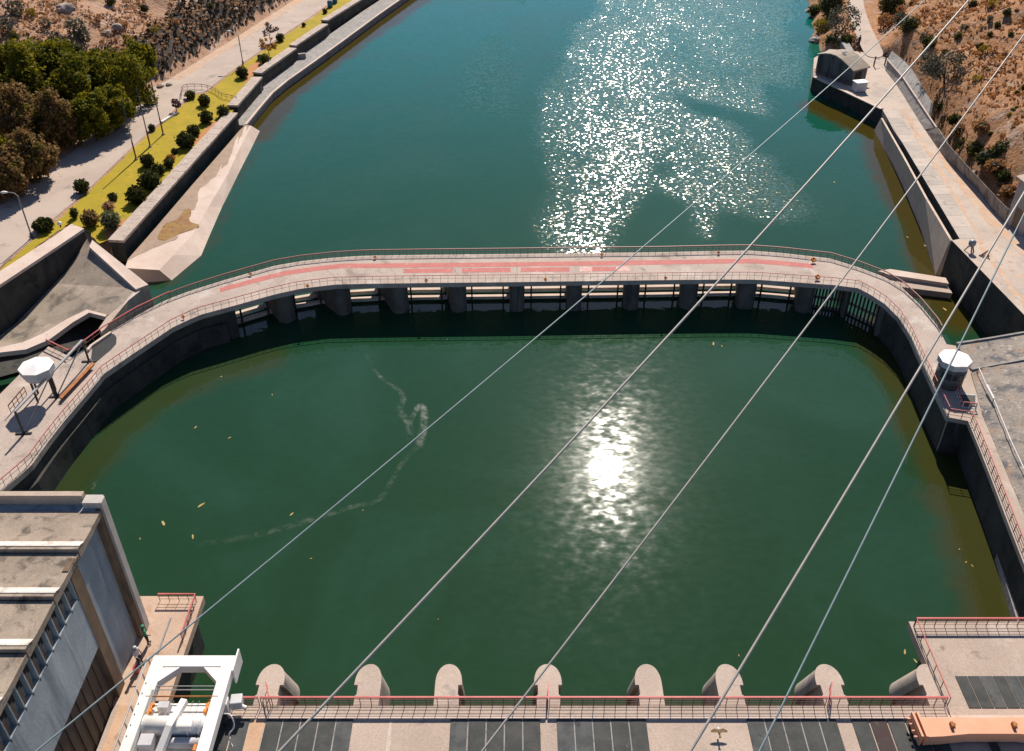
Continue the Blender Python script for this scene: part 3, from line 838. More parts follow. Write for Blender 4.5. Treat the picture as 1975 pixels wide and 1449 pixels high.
# railing of the deck, in lengths that stop at the crane and the platform
xa, xb = P(446, 1377, ZD).x, P(1828, 1377, ZD).x
cuts = [446, 500, 1058, 1597, 1829]
lab = ['short red deck railing between white crane and nearest pier', 'long red deck railing over the first four piers', 'long red deck railing from the fourth to the seventh pier', 'red deck railing from the seventh pier to the platform']
for a, b_, l in zip(cuts, cuts[1:], lab):
    A, B = P(a + 2, 1377, ZD), P(b_ - 2, 1377, ZD)
    n = max(2, int((B.x - A.x) / 0.53))
    railing([(A.x, Yfront - 0.05, ZD + 0.002), (B.x, Yfront - 0.05, ZD + 0.002)], l, h=0.72, spacing=0.53, rails=(1.0, 0.75, 0.5, 0.25, 0.06), top=0.085, w=0.018, wpost=0.03, mlow=DARKRED)
for px, l in ((520, 'short red handrail on the pier next to the white crane'), (1057, 'short red handrail on the fourth pier along'), (1600, 'short red handrail on the seventh pier along')):
    A = P(px, 1375, ZD); B = P(px + (-4 if px < 987 else 0), 1330, ZD)
    railing([(A.x, Yfront - 0.1, ZD), (B.x, B.y, ZD)], l, h=0.6, spacing=0.6, rails=(1.0, 0.5), top=0.05, w=0.03, mpost=REDPAINT)

# platforms at both ends
XpL = P(392, 1152, ZD).x
YpL = P(392, 1150, ZD).y
pl = thing('platform', (XpL - 1.5, YpL - 1, ZD), 'peach concrete platform at the foot of the service building', 'platform')
prism('slab', [(XL - 1.6, Yfront + 0.003), (XpL, Yfront + 0.003), (XpL, YpL), (XL - 1.6, YpL)], ZD - 0.5, ZD + 0.002, mat('peach_concrete', (0.58, 0.42, 0.31), (0.50, 0.35, 0.26), 0.4, spots=[((0.44, 0.28, 0.18), 0.9, 0.56, 0.7)], fine=0.3, bump=0.01), pl)
prism('support_wall', [(XL - 1.5, Yfront + 0.02), (XpL - 0.5, Yfront + 0.02), (XpL - 0.5, YpL - 0.5), (XL - 1.5, YpL - 0.5)], -3, ZD - 0.505, CONC_WALL, pl)
railing([(XL + 0.1, YpL - 0.35, ZD), (XpL - 0.25, YpL - 0.35, ZD), (XpL - 0.25, YpL - 3.0, ZD)], 'red railing round the platform at the foot of the service building', h=0.58, spacing=0.5, rails=(1.0, 0.66, 0.33), top=0.075, w=0.018, wpost=0.025, mlow=DARKRED)
XpR, YpR = P(1753, 1200, ZD).x, P(1753, 1199, ZD).y
pr = thing('platform', (XpR + 3, YpR - 2, ZD), 'pale concrete platform with a striped dark cover beside the orange beam', 'platform')
prism('slab', [(XpR, Yfront + 0.003), (30, Yfront + 0.003), (30, YpR), (XpR, YpR)], ZD - 0.5, ZD + 0.002, CONC, pr)
prism('support_wall', [(XpR + 0.9, Yfront + 0.02), (29.5, Yfront + 0.02), (29.5, YpR - 0.7), (XpR + 0.9, YpR - 0.7)], -3, ZD - 0.505, CONC_WALL, pr)
X0 = P(1841, 1305, ZD).x
ya, yb = P(1850, 1305, ZD).y, P(1865, 1366, ZD).y
for k in range(9):
    a = X0 + k * 0.62
    prism('cover_panel', [(a + 0.02, yb), (a + 0.6, yb), (a + 0.6, ya), (a + 0.02, ya)], ZD + 0.004, ZD + 0.03 + 0.01 * random.random(), DARKPANEL if k in (0, 1, 3, 5) else DARKPANEL2, pr)
railing([(30, YpR - 0.3, ZD), (XpR + 0.15, YpR - 0.3, ZD)], 'red railing along the water side of the pale platform', h=0.62, spacing=0.53, rails=(1.0, 0.75, 0.5, 0.25), top=0.085, w=0.018, wpost=0.03, mlow=DARKRED, mpost=DARKRED)
railing([(XpR + 0.15, YpR - 0.36, ZD), (XpR + 0.15, Yfront, ZD)], 'thin red side railing of the pale platform, running down to the deck', h=0.62, spacing=0.95, rails=(1.0, 0.03), top=0.045, w=0.03, wpost=0.03, mlow=STEEL_DARK, mpost=DARKRED)

# ------------------------------------------------------------------ service building
bld = thing('service_building', (XL - 5, 24, ZD), 'tall grey concrete service building with stepped roof and fin frieze', 'building')
YB = P(290, 1200, ZD).y
zz = lambda z: HC - (HC - z) * (HC - ZD) / (HC - 3.0)
ZR = zz(11.9)
prism('wall', [(-40, 10), (XL - 0.35, 10), (XL - 0.35, YB - 0.3), (-40, YB - 0.3)], ZD - 4, ZR - 0.02, CONC_BLUE, bld)
prism('corner_pilaster', [(XL - 0.9, YB - 0.55), (XL, YB - 0.55), (XL, YB - 0.12), (XL - 0.12, YB), (XL - 0.9, YB)], ZD - 4, ZR + 0.35, mat('pilaster_concrete', (0.50, 0.46, 0.42), (0.42, 0.385, 0.35), 0.8, streak=[((0.33, 0.29, 0.25), 1.4, 0.55, 0.7)]), bld)
prism('pilaster_return', [(XL - 0.34, YB - 1.0), (XL - 0.12, YB - 1.0), (XL - 0.12, YB - 0.555), (XL - 0.34, YB - 0.555)], ZD, ZR, BROWN, bld)
pa = PX(157, 1100, XL)
ya_, yb_ = pa.y, pa.y - 0.75
prism('brown_pilaster', [(XL - 0.34, yb_), (XL - 0.08, yb_), (XL - 0.08, ya_), (XL - 0.34, ya_)], ZD, ZR + 0.15, BROWN, bld)
# projecting upper wall with fin frieze, near part
prism('upper_wall', [(XL - 0.34, 10), (XL - 0.1, 10), (XL - 0.1, yb_ - 0.005), (XL - 0.34, yb_ - 0.005)], zz(6.9), zz(10.35), CONC_BLUE, bld)
yf = yb_ - 0.05
k = 0
while yf > 12:
    prism('fin', [(XL - 0.33, yf - 0.07), (XL - 0.1, yf - 0.07), (XL - 0.1, yf), (XL - 0.33, yf)], zz(10.2), zz(12.0), CONC_BLUE, bld)
    prism('frieze_window', [(XL - 0.335, yf - 0.62), (XL - 0.30, yf - 0.62), (XL - 0.30, yf - 0.10), (XL - 0.335, yf - 0.10)], zz(10.95), zz(11.95), BLACK, bld)
    prism('frieze_panel', [(XL - 0.335, yf - 0.64), (XL - 0.2, yf - 0.64), (XL - 0.2, yf - 0.36), (XL - 0.335, yf - 0.36)], zz(10.36), zz(11.3), BROWN, bld)
    yf -= 0.68
# shutter of vertical slats
ysh = yb_ - 0.1
k = 0
while ysh > 11:
    prism('shutter_slat', [(XL - 0.34, ysh - 0.30), (XL - 0.29 + 0.03 * (k % 2), ysh - 0.30), (XL - 0.29 + 0.03 * (k % 2), ysh), (XL - 0.34, ysh)], ZD, zz(6.88), mat('shutter_brown', (0.055, 0.038, 0.03), (0.04, 0.03, 0.026), 1.5, rough=0.6), bld)
    ysh -= 0.32; k += 1
# roof: parapet, sunk gutter, then upcurled shells stepping towards the camera
prism('parapet', [(-40, YB - 0.28), (XL - 0.95, YB - 0.28), (XL - 0.95, YB + 0.02), (-40, YB + 0.02)], ZR - 0.6, ZR + 0.55, mat('parapet_concrete', (0.52, 0.41, 0.32), (0.44, 0.34, 0.27), 1.0, fine=0.3), bld)
prism('parapet', [(-40, YB + 0.03), (XL - 1.3, YB + 0.03), (XL - 1.3, YB + 0.3), (-40, YB + 0.3)], ZR - 1.6, ZR + 0.2, CONC_SLAB, bld)
yy = YB - 0.75
per = 2.68
i = 0
while yy > 9:
    prof = [(0.0, 0.0), (0.5, 0.01), (1.1, 0.02), (1.6, 0.045), (1.95, 0.09), (2.15, 0.15), (2.32, 0.245), (2.60, 0.27)]
    xr = XL - 0.06
    v, f = [], []
    zb_ = ZR + 0.02 + 0.06 * i
    for (dy, dz) in prof:
        v += [(-40, yy - dy, zb_ + dz), (xr, yy - dy, zb_ + dz)]
    for k in range(len(prof) - 1):
        f.append([2 * k, 2 * k + 1, 2 * k + 3, 2 * k + 2][::-1])
    n = len(v)
    v += [(-40, yy - 2.60, zb_ - 0.3), (xr, yy - 2.60, zb_ - 0.3), (-40, yy, zb_ - 0.3), (xr, yy, zb_ - 0.3)]
    f += [[n - 2, n - 1, n + 1, n][::-1], [0, n + 2, n + 3, 1][::-1]]
    f.append([2 * k + 1 for k in range(len(prof))] + [n + 1, n + 3])
    sh = mk('roof_shell', v, f, ROOF, bld)
    crest = mk('roof_crest', [(-40, yy - 2.0, zb_ + 0.125), (xr + 0.02, yy - 2.0, zb_ + 0.125), (xr + 0.02, yy - 2.17, zb_ + 0.185), (-40, yy - 2.17, zb_ + 0.185), (xr + 0.02, yy - 2.33, zb_ + 0.275), (-40, yy - 2.33, zb_ + 0.275), (xr + 0.02, yy - 2.42, zb_ + 0.285), (-40, yy - 2.42, zb_ + 0.285), (xr + 0.02, yy - 2.42, zb_ + 0.2), (-40, yy - 2.42, zb_ + 0.2)],
               [[0, 3, 2, 1], [3, 5, 4, 2], [5, 7, 6, 4], [7, 9, 8, 6]], SUNLIT_LIP, sh)
    yy -= per
    i += 1

# ------------------------------------------------------------------ white crane on the deck
def build_crane():
    zt = ZD + 1.7
    A = P(292, 1268, zt); B = P(440, 1266, zt); C = P(392, 1462, zt); D = P(196, 1462, zt)
    yA = A.y - 0.25
    xl, xr = P(300, 1290, zt).x, P(436, 1290, zt).x
    yn = 19.5
    t = thing('gantry_crane', (xl, yA - 3, ZD), 'white steel trash rake crane with hoist drum parked by the service building', 'crane')
    w = 0.62
    def bar(name, p, q, ww, hh, m=WHITE):
        return sweep(name, [p, q], ww, m, t, h=hh)
    z = zt - 0.25
    bar('side_beam', (xl, yA, z), (xl, yn, z), 0.62, 0.5)
    bar('side_beam', (xr, yA, z), (xr, yn, z), 0.55, 0.5)
    bar('end_beam', (xl - 0.3, yA + 0.05, z + 0.003), (xr + 0.27, yA + 0.05, z + 0.003), 0.62, 0.49)
    # gussets in the far corners
    for s, x in ((1, xl + 0.31), (-1, xr - 0.275)):
        prism('gusset', [(x, yA - 0.3), (x + s * 0.85, yA - 0.26), (x, yA - 1.1)], z - 0.2, z + 0.22, WHITE, t)
    prism('end_plate', [(xr + 0.28, yA - 0.5), (xr + 0.36, yA - 0.5), (xr + 0.36, yA + 0.75), (xr + 0.28, yA + 0.75)], z - 0.75, z + 0.25, WHITE, t)
    # thin rails and tubes across
    for dy, r, m in ((1.35, 0.05, GALV), (1.55, 0.05, GALV), (1.9, 0.07, RUSTY)):
        sweep('cross_rail', [(xl, yA - dy, zt - 0.02), (xr, yA - dy, zt - 0.02)], r, m, t, n=6)
    prism('floor_plate', [(xl + 0.32, yA - 5.6), (xr - 0.29, yA - 5.6), (xr - 0.29, yA - 1.95), (xl + 0.32, yA - 1.95)], z - 0.32, z - 0.24, WHITE, t)
    yd = yA - 3.35
    dr = sweep('hoist_drum', [(xl + 0.35, yd, z + 0.12), (xr - 0.32, yd, z + 0.12)], 0.86, WHITE, t, n=20, smooth=True)
    for x in (xl + 0.42, xl + 1.6, xr - 0.9, xr - 0.4):
        sweep('drum_flange', [(x - 0.04, yd, z + 0.12), (x + 0.04, yd, z + 0.12)], 0.96, WHITE, t, n=20)
    sweep('drive_shaft', [(xl + 1.3, yd - 0.75, z - 0.05), (xr - 0.35, yd - 0.75, z - 0.05)], 0.5, OFFWHITE, t, n=16, smooth=True)
    sweep('torque_arm', [(xl + 2.0, yd + 1.0, z + 0.55), (xl + 1.72, yd - 0.35, z + 0.58), (xl + 1.42, yd - 1.5, z + 0.05)], 0.3, WHITE, t, h=0.3)
    for k in range(7):
        sweep('hoist_rope', [(xl + 0.6 + 0.3 * k, yd + 0.3, z + 0.35), (xl + 0.6 + 0.3 * k, yd + 1.5, z - 0.2)], 0.025, STEEL_GREY, t, n=5)
    for k in range(6):
        sweep('bolt', [(xl - 0.2 + 0.0 * k, yA - 1.2 - 0.55 * k, zt), (xl - 0.2, yA - 1.2 - 0.55 * k, zt + 0.035)], 0.07, STEEL_GREY, t, n=6)
    box('control_box', (xl + 0.95, yA - 2.35, z + 0.02), (0.5, 0.35, 0.5), OFFWHITE, t, 0, 0.02)
    sweep('cable_tray', [(xl + 0.25, yA - 1.6, zt + 0.02), (xl + 0.25, yn, zt + 0.02)], 0.1, STEEL_GREY, t, h=0.05)
    box('gearbox', (xl + 0.75, yd - 0.85, z + 0.12), (0.62, 0.6, 0.55), OFFWHITE, t, 0, 0.04)
    box('motor', (xl + 2.35, yd - 0.2, z + 0.5), (0.7, 0.5, 0.4), WHITE, t, 0, 0.08)
    for x, dy in ((xl + 0.33, 2.7), (xr - 0.42, 2.55)):
        for k in range(4):
            box('brake_block', (x + 0.05 * (k % 2), yA - dy + 0.2 * k - 0.1, z + 0.15 - 0.05 * k), (0.16, 0.17, 0.2), ORANGE, t, 0.2 * k, 0.02)
    box('brake_block', (xr - 0.38, yd - 1.15, z + 0.15), (0.14, 0.3, 0.22), ORANGE, t, 0, 0.02)
    sweep('cross_tube', [(xl + 0.3, yd - 1.75, z + 0.1), (xr - 0.35, yd - 1.75, z + 0.1)], 0.34, WHITE, t, n=14, smooth=True)
    sweep('cross_tube', [(xl + 0.3, yd - 2.45, z), (xr - 0.3, yd - 2.45, z)], 0.3, WHITE, t, n=14, smooth=True)
    sweep('cross_rail', [(xl, yd - 2.1, zt + 0.06), (xr - 0.3, yd - 2.1, zt + 0.06)], 0.06, GALV, t, n=6)
    for x in (xl + 1.0, xl + 2.1):
        box('tread_plate', (x, yd - 2.1, z - 0.1), (0.42, 0.5, 0.06), STEEL_DARK, t)
    sweep('side_rail', [(xl - 0.45, yA + 0.1, zt + 0.25), (xl - 0.45, yn, zt + 0.25)], 0.06, GALV, t, n=6)
    posts([(xl - 0.45, yA + 0.05, zt - 0.4), (xl - 0.45, yn, zt - 0.4)], 0.64, 0.9, 0.05, GALV, t, 'post')
    # bogies on the deck
    for x, y in ((xl, Yfront - 1.0), (xr + 0.1, Yfront - 0.55), (xl, 20.5), (xr, 20.5)):
        sweep('leg', [(x, y, ZD + 0.28), (x, y, z - 0.25)], 0.42, WHITE, t)
        for dy in (-0.35, 0.35):
            sweep('wheel', [(x - 0.1, y + dy, ZD + 0.24), (x + 0.1, y + dy, ZD + 0.24)], 0.46, STEEL_DARK, t, n=14)
    bx = xr + 0.62
    box('buffer_box', (bx, Yrail + 0.15, ZD + 0.75), (0.55, 0.55, 0.5), OFFWHITE, t, 0.1, 0.05)
    sweep('buffer_pipe', [(bx - 0.3, Yrail + 0.1, ZD + 0.8), (bx + 0.45, Yrail - 0.05, ZD + 0.55)], 0.2, WHITE, t, n=10)
    sweep('hose', smooth_path([(xr + 0.3, 25.6, zt - 0.6), (xr + 0.7, 25.4, zt - 0.3), (xr + 0.9, 25.1, zt - 0.9), (xr + 0.5, 24.9, zt - 1.2), (xr + 0.8, 24.5, ZD + 0.2)], 2), 0.06, WHITE, t, n=6)
    return t
build_crane()
# crane track kerb beside the building
tk = thing('track_kerb', (XL + 0.6, 24, ZD), 'long peach kerb strip between the building wall and the white crane', 'kerb')
prism('kerb', [(XL + 0.12, 12), (XL + 0.62, 12), (XL + 0.62, Yfront - 0.1), (XL + 0.12, Yfront - 0.1)], ZD + 0.003, ZD + 0.16, PEACH, tk)
sweep('track_rail', [(XL + 1.0, 12, ZD + 0.05), (XL + 1.0, YpL - 1.5, ZD + 0.05)], 0.08, STEEL_GREY, tk)

# ------------------------------------------------------------------ orange lifting beam
def orange_beam():
    z1 = ZD + 0.75
    a = P(1776, 1384, z1)
    t = thing('lifting_beam', (a.x + 3, a.y - 0.5, ZD), 'orange steel lifting beam lying on the deck below the pale platform', 'lifting beam')
    y0 = a.y
    xs = [a.x, a.x + 0.7, a.x + 1.9, a.x + 4.2, a.x + 5.2, a.x + 7.5]
    wd = [1.0, 0.97, 0.84, 0.84, 0.94, 1.05]
    ht = [0.0] * 6
    v, f = [], []
    for x, w_ in zip(xs, wd):
        v += [(x, y0, z1), (x, y0 - w_, z1), (x, y0 - w_ * 0.98 - 0.03, ZD + 0.12), (x, y0, ZD + 0.12)]
    for i in range(5):
        k = i * 4
        for j in range(4):
            f.append([k + j, k + (j + 1) % 4, k + 4 + (j + 1) % 4, k + 4 + j])
    f += [[3, 2, 1, 0], [20, 21, 22, 23]]
    mk('girder', v, f, ORANGE_BEAM, t)
    for x in (a.x + 1.25, a.x + 4.1):
        box('lug', (x, y0 - 0.45, z1 + 0.1), (0.14, 0.24, 0.2), RUSTY, t)
        box('lug', (x + 0.13, y0 - 0.4, z1 + 0.06), (0.1, 0.1, 0.12), RUSTY, t)
    for dx in (-0.30, -0.08):
        prism('hook_plate', [(a.x + dx - 0.05, y0 - 1.05), (a.x + dx + 0.05, y0 - 1.05), (a.x + dx + 0.02, y0 + 0.22), (a.x + dx - 0.08, y0 + 0.22)], ZD + 0.15, z1 + 0.12, ORANGE_BEAM, t)
    for dy in (-0.85, -0.55, -0.2, 0.08):
        sweep('hook_pin', [(a.x - 0.55, y0 + dy, ZD + 0.5), (a.x + 0.02, y0 + dy, ZD + 0.5)], 0.13, ORANGE_BEAM, t, n=8)
    for x in (a.x + 0.6, a.x + 3.2, a.x + 6.0):
        box('timber', (x, y0 - 0.6, ZD + 0.063), (0.35, 1.5, 0.116), STEEL_DARK, t)
orange_beam()

# ------------------------------------------------------------------ left training wall and inclined slab
tw = thing('training_wall', P(60, 520, 0), 'shade toned, stained concrete training wall with pale top along the lawn', 'wall')
ZT = 4.2
top_o = PL([(-200, 655), (0, 523), (105, 455), (137, 432)], ZT)
top_i = PL([(-200, 685), (0, 549), (110, 476), (162, 441)], ZT)
strip_slab('coping', top_i, top_o, ZT - 0.25, ZT, CONC_PALE, tw)
strip_slab('wall_body', [p + Vector((-0.08, 0.1, 0)) for p in top_i], [p for p in top_o], -1.5, ZT - 0.255, CONC_WALL, tw)
ends = thing('inclined_slab', P(150, 560, 1), 'mossy inclined concrete slab with pale parapet beside the training wall', 'slab')
A = P(174, 472, 3.25); B = P(262, 556, 2.45); C_ = P(240, 590, 2.2); D_ = P(204, 610, 2.0); E_ = P(170, 600, 1.8); F_ = P(120, 632, 1.2); G_ = P(50, 672, 0.75); H_ = P(-60, 700, 0.5); I_ = P(-60, 690, 0.4); J_ = P(0, 655, 0.5); K_ = P(60, 610, 0.9); L_ = P(118, 548, 1.75)
mk('slab_face', [A, B, C_, D_, E_, F_, G_, H_, I_, J_, K_, L_], [[0, 11, 4, 3, 2, 1], [11, 10, 5, 4], [10, 9, 6, 5], [9, 8, 7, 6]], CONC_SLAB, ends)
tI = [Vector((top_i[k].x + 0.02, top_i[k].y - 0.02, z)) for k, z in ((3, 3.2), (2, 1.7), (1, 0.4), (0, 0.3))]
mk('channel_floor', [A, L_, K_, J_, I_] + tI, [[0, 5, 6, 1], [1, 6, 7, 2], [2, 7, 3], [3, 7, 8, 4]], CONC_SLAB, ends)
mk('slab_base', [P(110, 455, 0.22), P(180, 470, 0.22), P(290, 560, 0.22), P(200, 640, 0.22), P(100, 700, 0.22), P(-120, 760, 0.22), P(-120, 640, 0.22)], [[0, 6, 5, 4, 3, 2, 1]], CONC_WALL, ends)
par_o = [P(178, 463, 3.5), P(286, 549, 2.6)]
par_i = [P(172, 476, 3.5), P(262, 558, 2.6)]
v = par_o + par_i + [Vector((p.x, p.y, -1.5)) for p in par_o + par_i]
mk('parapet', v, [[0, 2, 3, 1], [0, 1, 5, 4], [2, 6, 7, 3], [1, 3, 7, 5], [0, 4, 6, 2]], CONC_PALE, ends)
prism('end_block', [P(262, 558, 2.4), P(286, 549, 2.4), P(247, 580, 2.4), P(196, 642, 2.4), P(190, 634, 2.4), P(206, 611, 2.4), P(238, 585, 2.4)], -1.5, 2.4, CONC, ends)
lip = PL([(-60, 698), (0, 680), (50, 674), (95, 655), (140, 622), (172, 603), (203, 611)], 2.25)
lip2 = PL([(-60, 690), (0, 670), (45, 660), (85, 642), (130, 615), (168, 597), (206, 607)], 2.25)
strip_slab('curved_lip', lip, lip2, 1.85, 2.25, CONC_PALE, ends)

# small white-capped vent on the training wall
p = P(117, 438, ZT)
t = thing('wall_vent', p, 'small white capped vent on the top of the training wall', 'vent')
lathe('cap', (p.x, p.y, p.z), [(0.05, 0.25), (0.2, 0.27), (0.2, 0.42), (0.05, 0.55)], WHITE, t, 10, 0, True)
lathe('stem', (p.x, p.y, p.z), [(0.07, 0.0), (0.07, 0.26)], STEEL_DARK, t, 8)

# landing between kiosk and bridge
ld = thing('kiosk_landing', P(60, 800, ZB), 'pale concrete landing under the white tank roof beside the bridge', 'landing')
prism('slab', [P(93, 668, ZB), P(139, 690, ZB), P(150, 700, ZB), P(40, 800, ZB), P(-60, 900, ZB), P(-140, 940, ZB), P(-140, 880, ZB), P(-20, 780, ZB), P(60, 700, ZB)], -1.5, ZB - 0.006, CONC, ld)
railing([P(93, 668, ZB), P(137, 689, ZB), P(160, 675, ZB), P(200, 645, ZB), P(267, 605, ZB), P(330, 575, ZB)], 'red railing round the landing by the white tank roof', h=0.62, spacing=0.8, rails=(1.0, 0.5), top=0.07, w=0.03)
railing([P(22, 798, ZB), P(52, 762, ZB)], 'short dark red rail at the edge of the landing', h=0.7, spacing=0.5, rails=(1.0, 0.5), top=0.06, w=0.03, mtop=DARKRED)
# steel frame of three posts with a beam
bs = [P(46, 837, ZB), P(111, 766, ZB), P(172, 698, ZB)]
fm = thing('monorail_frame', bs[1], 'thin grey steel frame of three posts standing on the landing', 'frame')
for b_ in bs:
    sweep('post', [b_, b_ + Vector((0, 0, 1.85))], 0.11, STEEL_DARK, fm)
    box('foot', b_ + Vector((0, 0, 0.05)), (1.05, 0.13, 0.08), STEEL_DARK, fm, 0.05)
    box('foot', b_ + Vector((0, 0, 0.045)), (0.13, 0.5, 0.07), STEEL_DARK, fm, 0.05)
sweep('top_beam', [b_ + Vector((0, 0, 1.9)) for b_ in bs], 0.16, GALV, fm, h=0.1)
sweep('brace', [bs[0] + Vector((0, 0, 0.1)), bs[1] + Vector((0, 0, 1.8))], 0.06, STEEL_GREY, fm)
sweep('brace', [bs[1] + Vector((0, 0, 0.1)), bs[2] + Vector((0, 0, 1.8))], 0.06, STEEL_GREY, fm)
lg = thing('rusty_girder', P(148, 735, ZB), 'rusty orange steel girder lying on the bridge deck', 'girder')
sweep('web', [P(117, 768, ZB + 0.16), P(180, 701, ZB + 0.16)], 0.1, RUSTY, lg, h=0.3)
sweep('flange', [P(117, 768, ZB + 0.32), P(180, 701, ZB + 0.32)], 0.24, RUSTY, lg, h=0.03)
sweep('flange', [P(117, 768, ZB + 0.018), P(180, 701, ZB + 0.018)], 0.3, STEEL_DARK, lg, h=0.03)
mt = thing('deck_pit', P(200, 675, ZB), 'dark round ended hatch drawn as a black sheet on the bridge deck', 'pit')
prism('cover', PL([(176, 692), (178, 672), (214, 644), (220, 645), (225, 652), (224, 664), (214, 675), (184, 700)], ZB), ZB + 0.003, ZB + 0.03, BLACK, mt)  # flat black sheet stands in for the dark inside a pit
sweep('kerb', PL([(170, 676), (176, 668), (214, 642)], ZB + 0.1), 0.2, CONC_PALE, mt, h=0.2)

# ------------------------------------------------------------------ left bank: wall, path, apron, lawn, road
ZL = 2.0
segs = [((228, 466), (451, 219), 1.45, 'longest pale coped parapet wall beside the lawn'), ((452, 205), (500, 150), 1.3, 'second pale parapet wall beyond the low wire fence'), ((499, 142), (567, 94), 1.3, 'third pale parapet wall near the orange leaved shrub'), ((567, 89), (629, 47.5), 1.15, 'fourth pale parapet wall beside the narrow lawn'), ((628, 40.5), (745, -32), 1.15, 'farthest pale parapet wall at the head of the lawn')]
COPING = mat('coping_mottled', (0.55, 0.45, 0.38), (0.46, 0.37, 0.31), 1.4, spots=[((0.25, 0.2, 0.17), 2.6, 0.56, 0.68), ((0.64, 0.56, 0.5), 1.1, 0.6, 0.7)], bump=0.03, bscale=6, fine=0.4)
for a, b_, w_, l in segs:
    A, B = P(*a, ZL + 0.35), P(*b_, ZL + 0.35)
    inl = Vector((-(B - A).y, (B - A).x, 0)).normalized() * 0.22
    A, B = A + inl, B + inl
    t = thing('parapet_wall', (A + B) / 2 - Vector((0, 0, 0.35)), l, 'wall', 'parapet walls along the lawn')
    L = (B - A).length
    n = max(3, int(L / 1.6))
    d = (B - A) / n
    for k in range(n):
        p, q = A + d * k, A + d * (k + 1) - d.normalized() * 0.03
        sweep('coping_stone', [p, q], w_ + random.uniform(-0.03, 0.03), COPING, t, h=0.24 + random.uniform(-0.015, 0.03))
    sweep('wall_body', [A - Vector((0, 0, 1.12)), B - Vector((0, 0, 1.12))], w_ * 0.86, CONC_WALL, t, h=2.0)
ppath = thing('lower_path', P(560, 150, 0.5), 'narrow grey concrete path with pale kerb at the water below the lawn wall', 'path')
curb = PL([(474, 241), (500, 209), (525, 180), (554, 156), (609, 117), (660, 80), (735, 25), (800, -20), (880, -70)], 0.9)
innr = [p + Vector((-3.2, 0.9, 0)) for p in curb]
strip_slab('path_slab', curb, innr, -1.5, 0.8, CONC_GREY, ppath)
sweep('kerb', up(curb, -0.02), 0.28, CONC_PALE, ppath, h=0.22)
for k, (x, y) in enumerate(((505, 178), (590, 112))):
    a = P(x, y, 0.82)
    box('buttress', (a.x - 0.5, a.y, 1.1), (1.0, 0.5, 0.7), CONC_GREY, ppath, 0.35)
ap = thing('concrete_apron', P(380, 430, 0.5), 'pale concrete apron sloping into the water below the lawn wall', 'apron')
top_in = PL([(241, 517), (247, 500), (300, 440), (370, 358), (440, 278), (462, 252), (474, 241)], 1.2)
ridge = PL([(307, 521), (335, 492), (372, 452), (402, 400), (440, 335), (466, 278), (485, 243)], 0.95)
outer = PL([(331, 541), (388, 493), (404, 455), (428, 400), (460, 335), (483, 290), (501, 253)], 0.0)
n = len(ridge)
V_ = top_in + ridge + outer + [Vector((q.x, q.y, -1)) for q in outer]
F_ = []
for i in range(n - 1):
    F_ += [[i, i + 1, n + i + 1, n + i][::-1], [n + i, n + i + 1, 2 * n + i + 1, 2 * n + i][::-1], [2 * n + i, 2 * n + i + 1, 3 * n + i + 1, 3 * n + i][::-1]]
mk('apron_slab', V_, F_, CONC_PALE, ap)
e = [top_in[0], ridge[0], outer[0], P(284, 545, 0.0)]
mk('end_face', e + [Vector((e[2].x, e[2].y, -1)), Vector((e[3].x, e[3].y, -1))], [[0, 3, 2, 1], [3, 5, 4, 2]], CONC, ap)
e = [top_in[-1], ridge[-1], outer[-1]]
mk('end_face', e + [Vector((e[0].x, e[0].y, -1)), Vector((e[2].x, e[2].y, -1))], [[0, 1, 2], [0, 2, 4, 3]], CONC, ap)
for a, b_ in (((385, 325), (470, 302)), ((402, 342), (458, 348)), ((437, 300), (470, 305))):
    pass
def thin_patch(name, px, lift, m, label, cat):
    pts = resample(smooth_path(PL(px + [px[0]], 1.1), 2), 160)[:-1]
    cx_ = sum((p.x for p in pts)) / len(pts); cy_ = sum((p.y for p in pts)) / len(pts)
    out = []
    for p in pts:
        k_ = 1 + (float(fbm(np.array([p.x * 2.2]), np.array([p.y * 2.2]))[0]) - 0.5) * 0.9
        q = Vector((cx_ + (p.x - cx_) * (0.75 + 0.25 * k_), p.y + (k_ - 1) * 0.5, 0))
        ti, ri = nearest_on(top_in, Vector((q.x, q.y, 1.2))), nearest_on(ridge, Vector((q.x, q.y, 0.95)))
        di, dr_ = (Vector((ti.x, ti.y, 0)) - q).length, (Vector((ri.x, ri.y, 0)) - q).length
        out.append((q.x, q.y, 1.2 - 0.25 * di / max(di + dr_, 1e-6) + lift))
    o = mk(name, out, [list(range(len(out)))], m)
    return tag(o, label, cat, kind='stuff')
def on_apron(u, f, lift):
    k_ = min(int(u), n_ap - 2); r_ = u - k_
    p = top_in[k_].lerp(top_in[k_ + 1], r_).lerp(ridge[k_].lerp(ridge[k_ + 1], r_), f)
    return Vector((p.x, p.y, p.z + lift))
n_ap = len(ridge)
va, vb = [], []
for q_ in range(91):
    u_ = 0.9 + (n_ap - 1.02 - 0.9) * q_ / 90
    w_ = 0.58 + 0.75 * (float(fbm(np.array([u_ * 1.9]), np.array([3.3]))[0]) - 0.5) + 0.25 * (float(fbm(np.array([u_ * 9.0]), np.array([7.7]))[0]) - 0.5)
    w_ *= min(1, q_ / 14)
    va.append(on_apron(u_, 0.0, 0.02)); vb.append(on_apron(u_, max(0.03, min(0.92, w_)), 0.02))
o = mk('silt_patch', va + vb, [[i_, i_ + 1, 91 + i_ + 1, 91 + i_] for i_ in range(90)], SILT)
tag(o, 'brown dry silt spread over the pale apron', 'silt', kind='stuff')
thin_patch('algae_puddle', [(306, 452), (318, 432), (345, 424), (352, 408), (364, 401), (371, 410), (362, 425), (385, 432), (375, 440), (340, 452), (318, 466), (302, 462)], 0.03, ALGAE, 'ochre algae puddle on the pale apron', 'puddle')

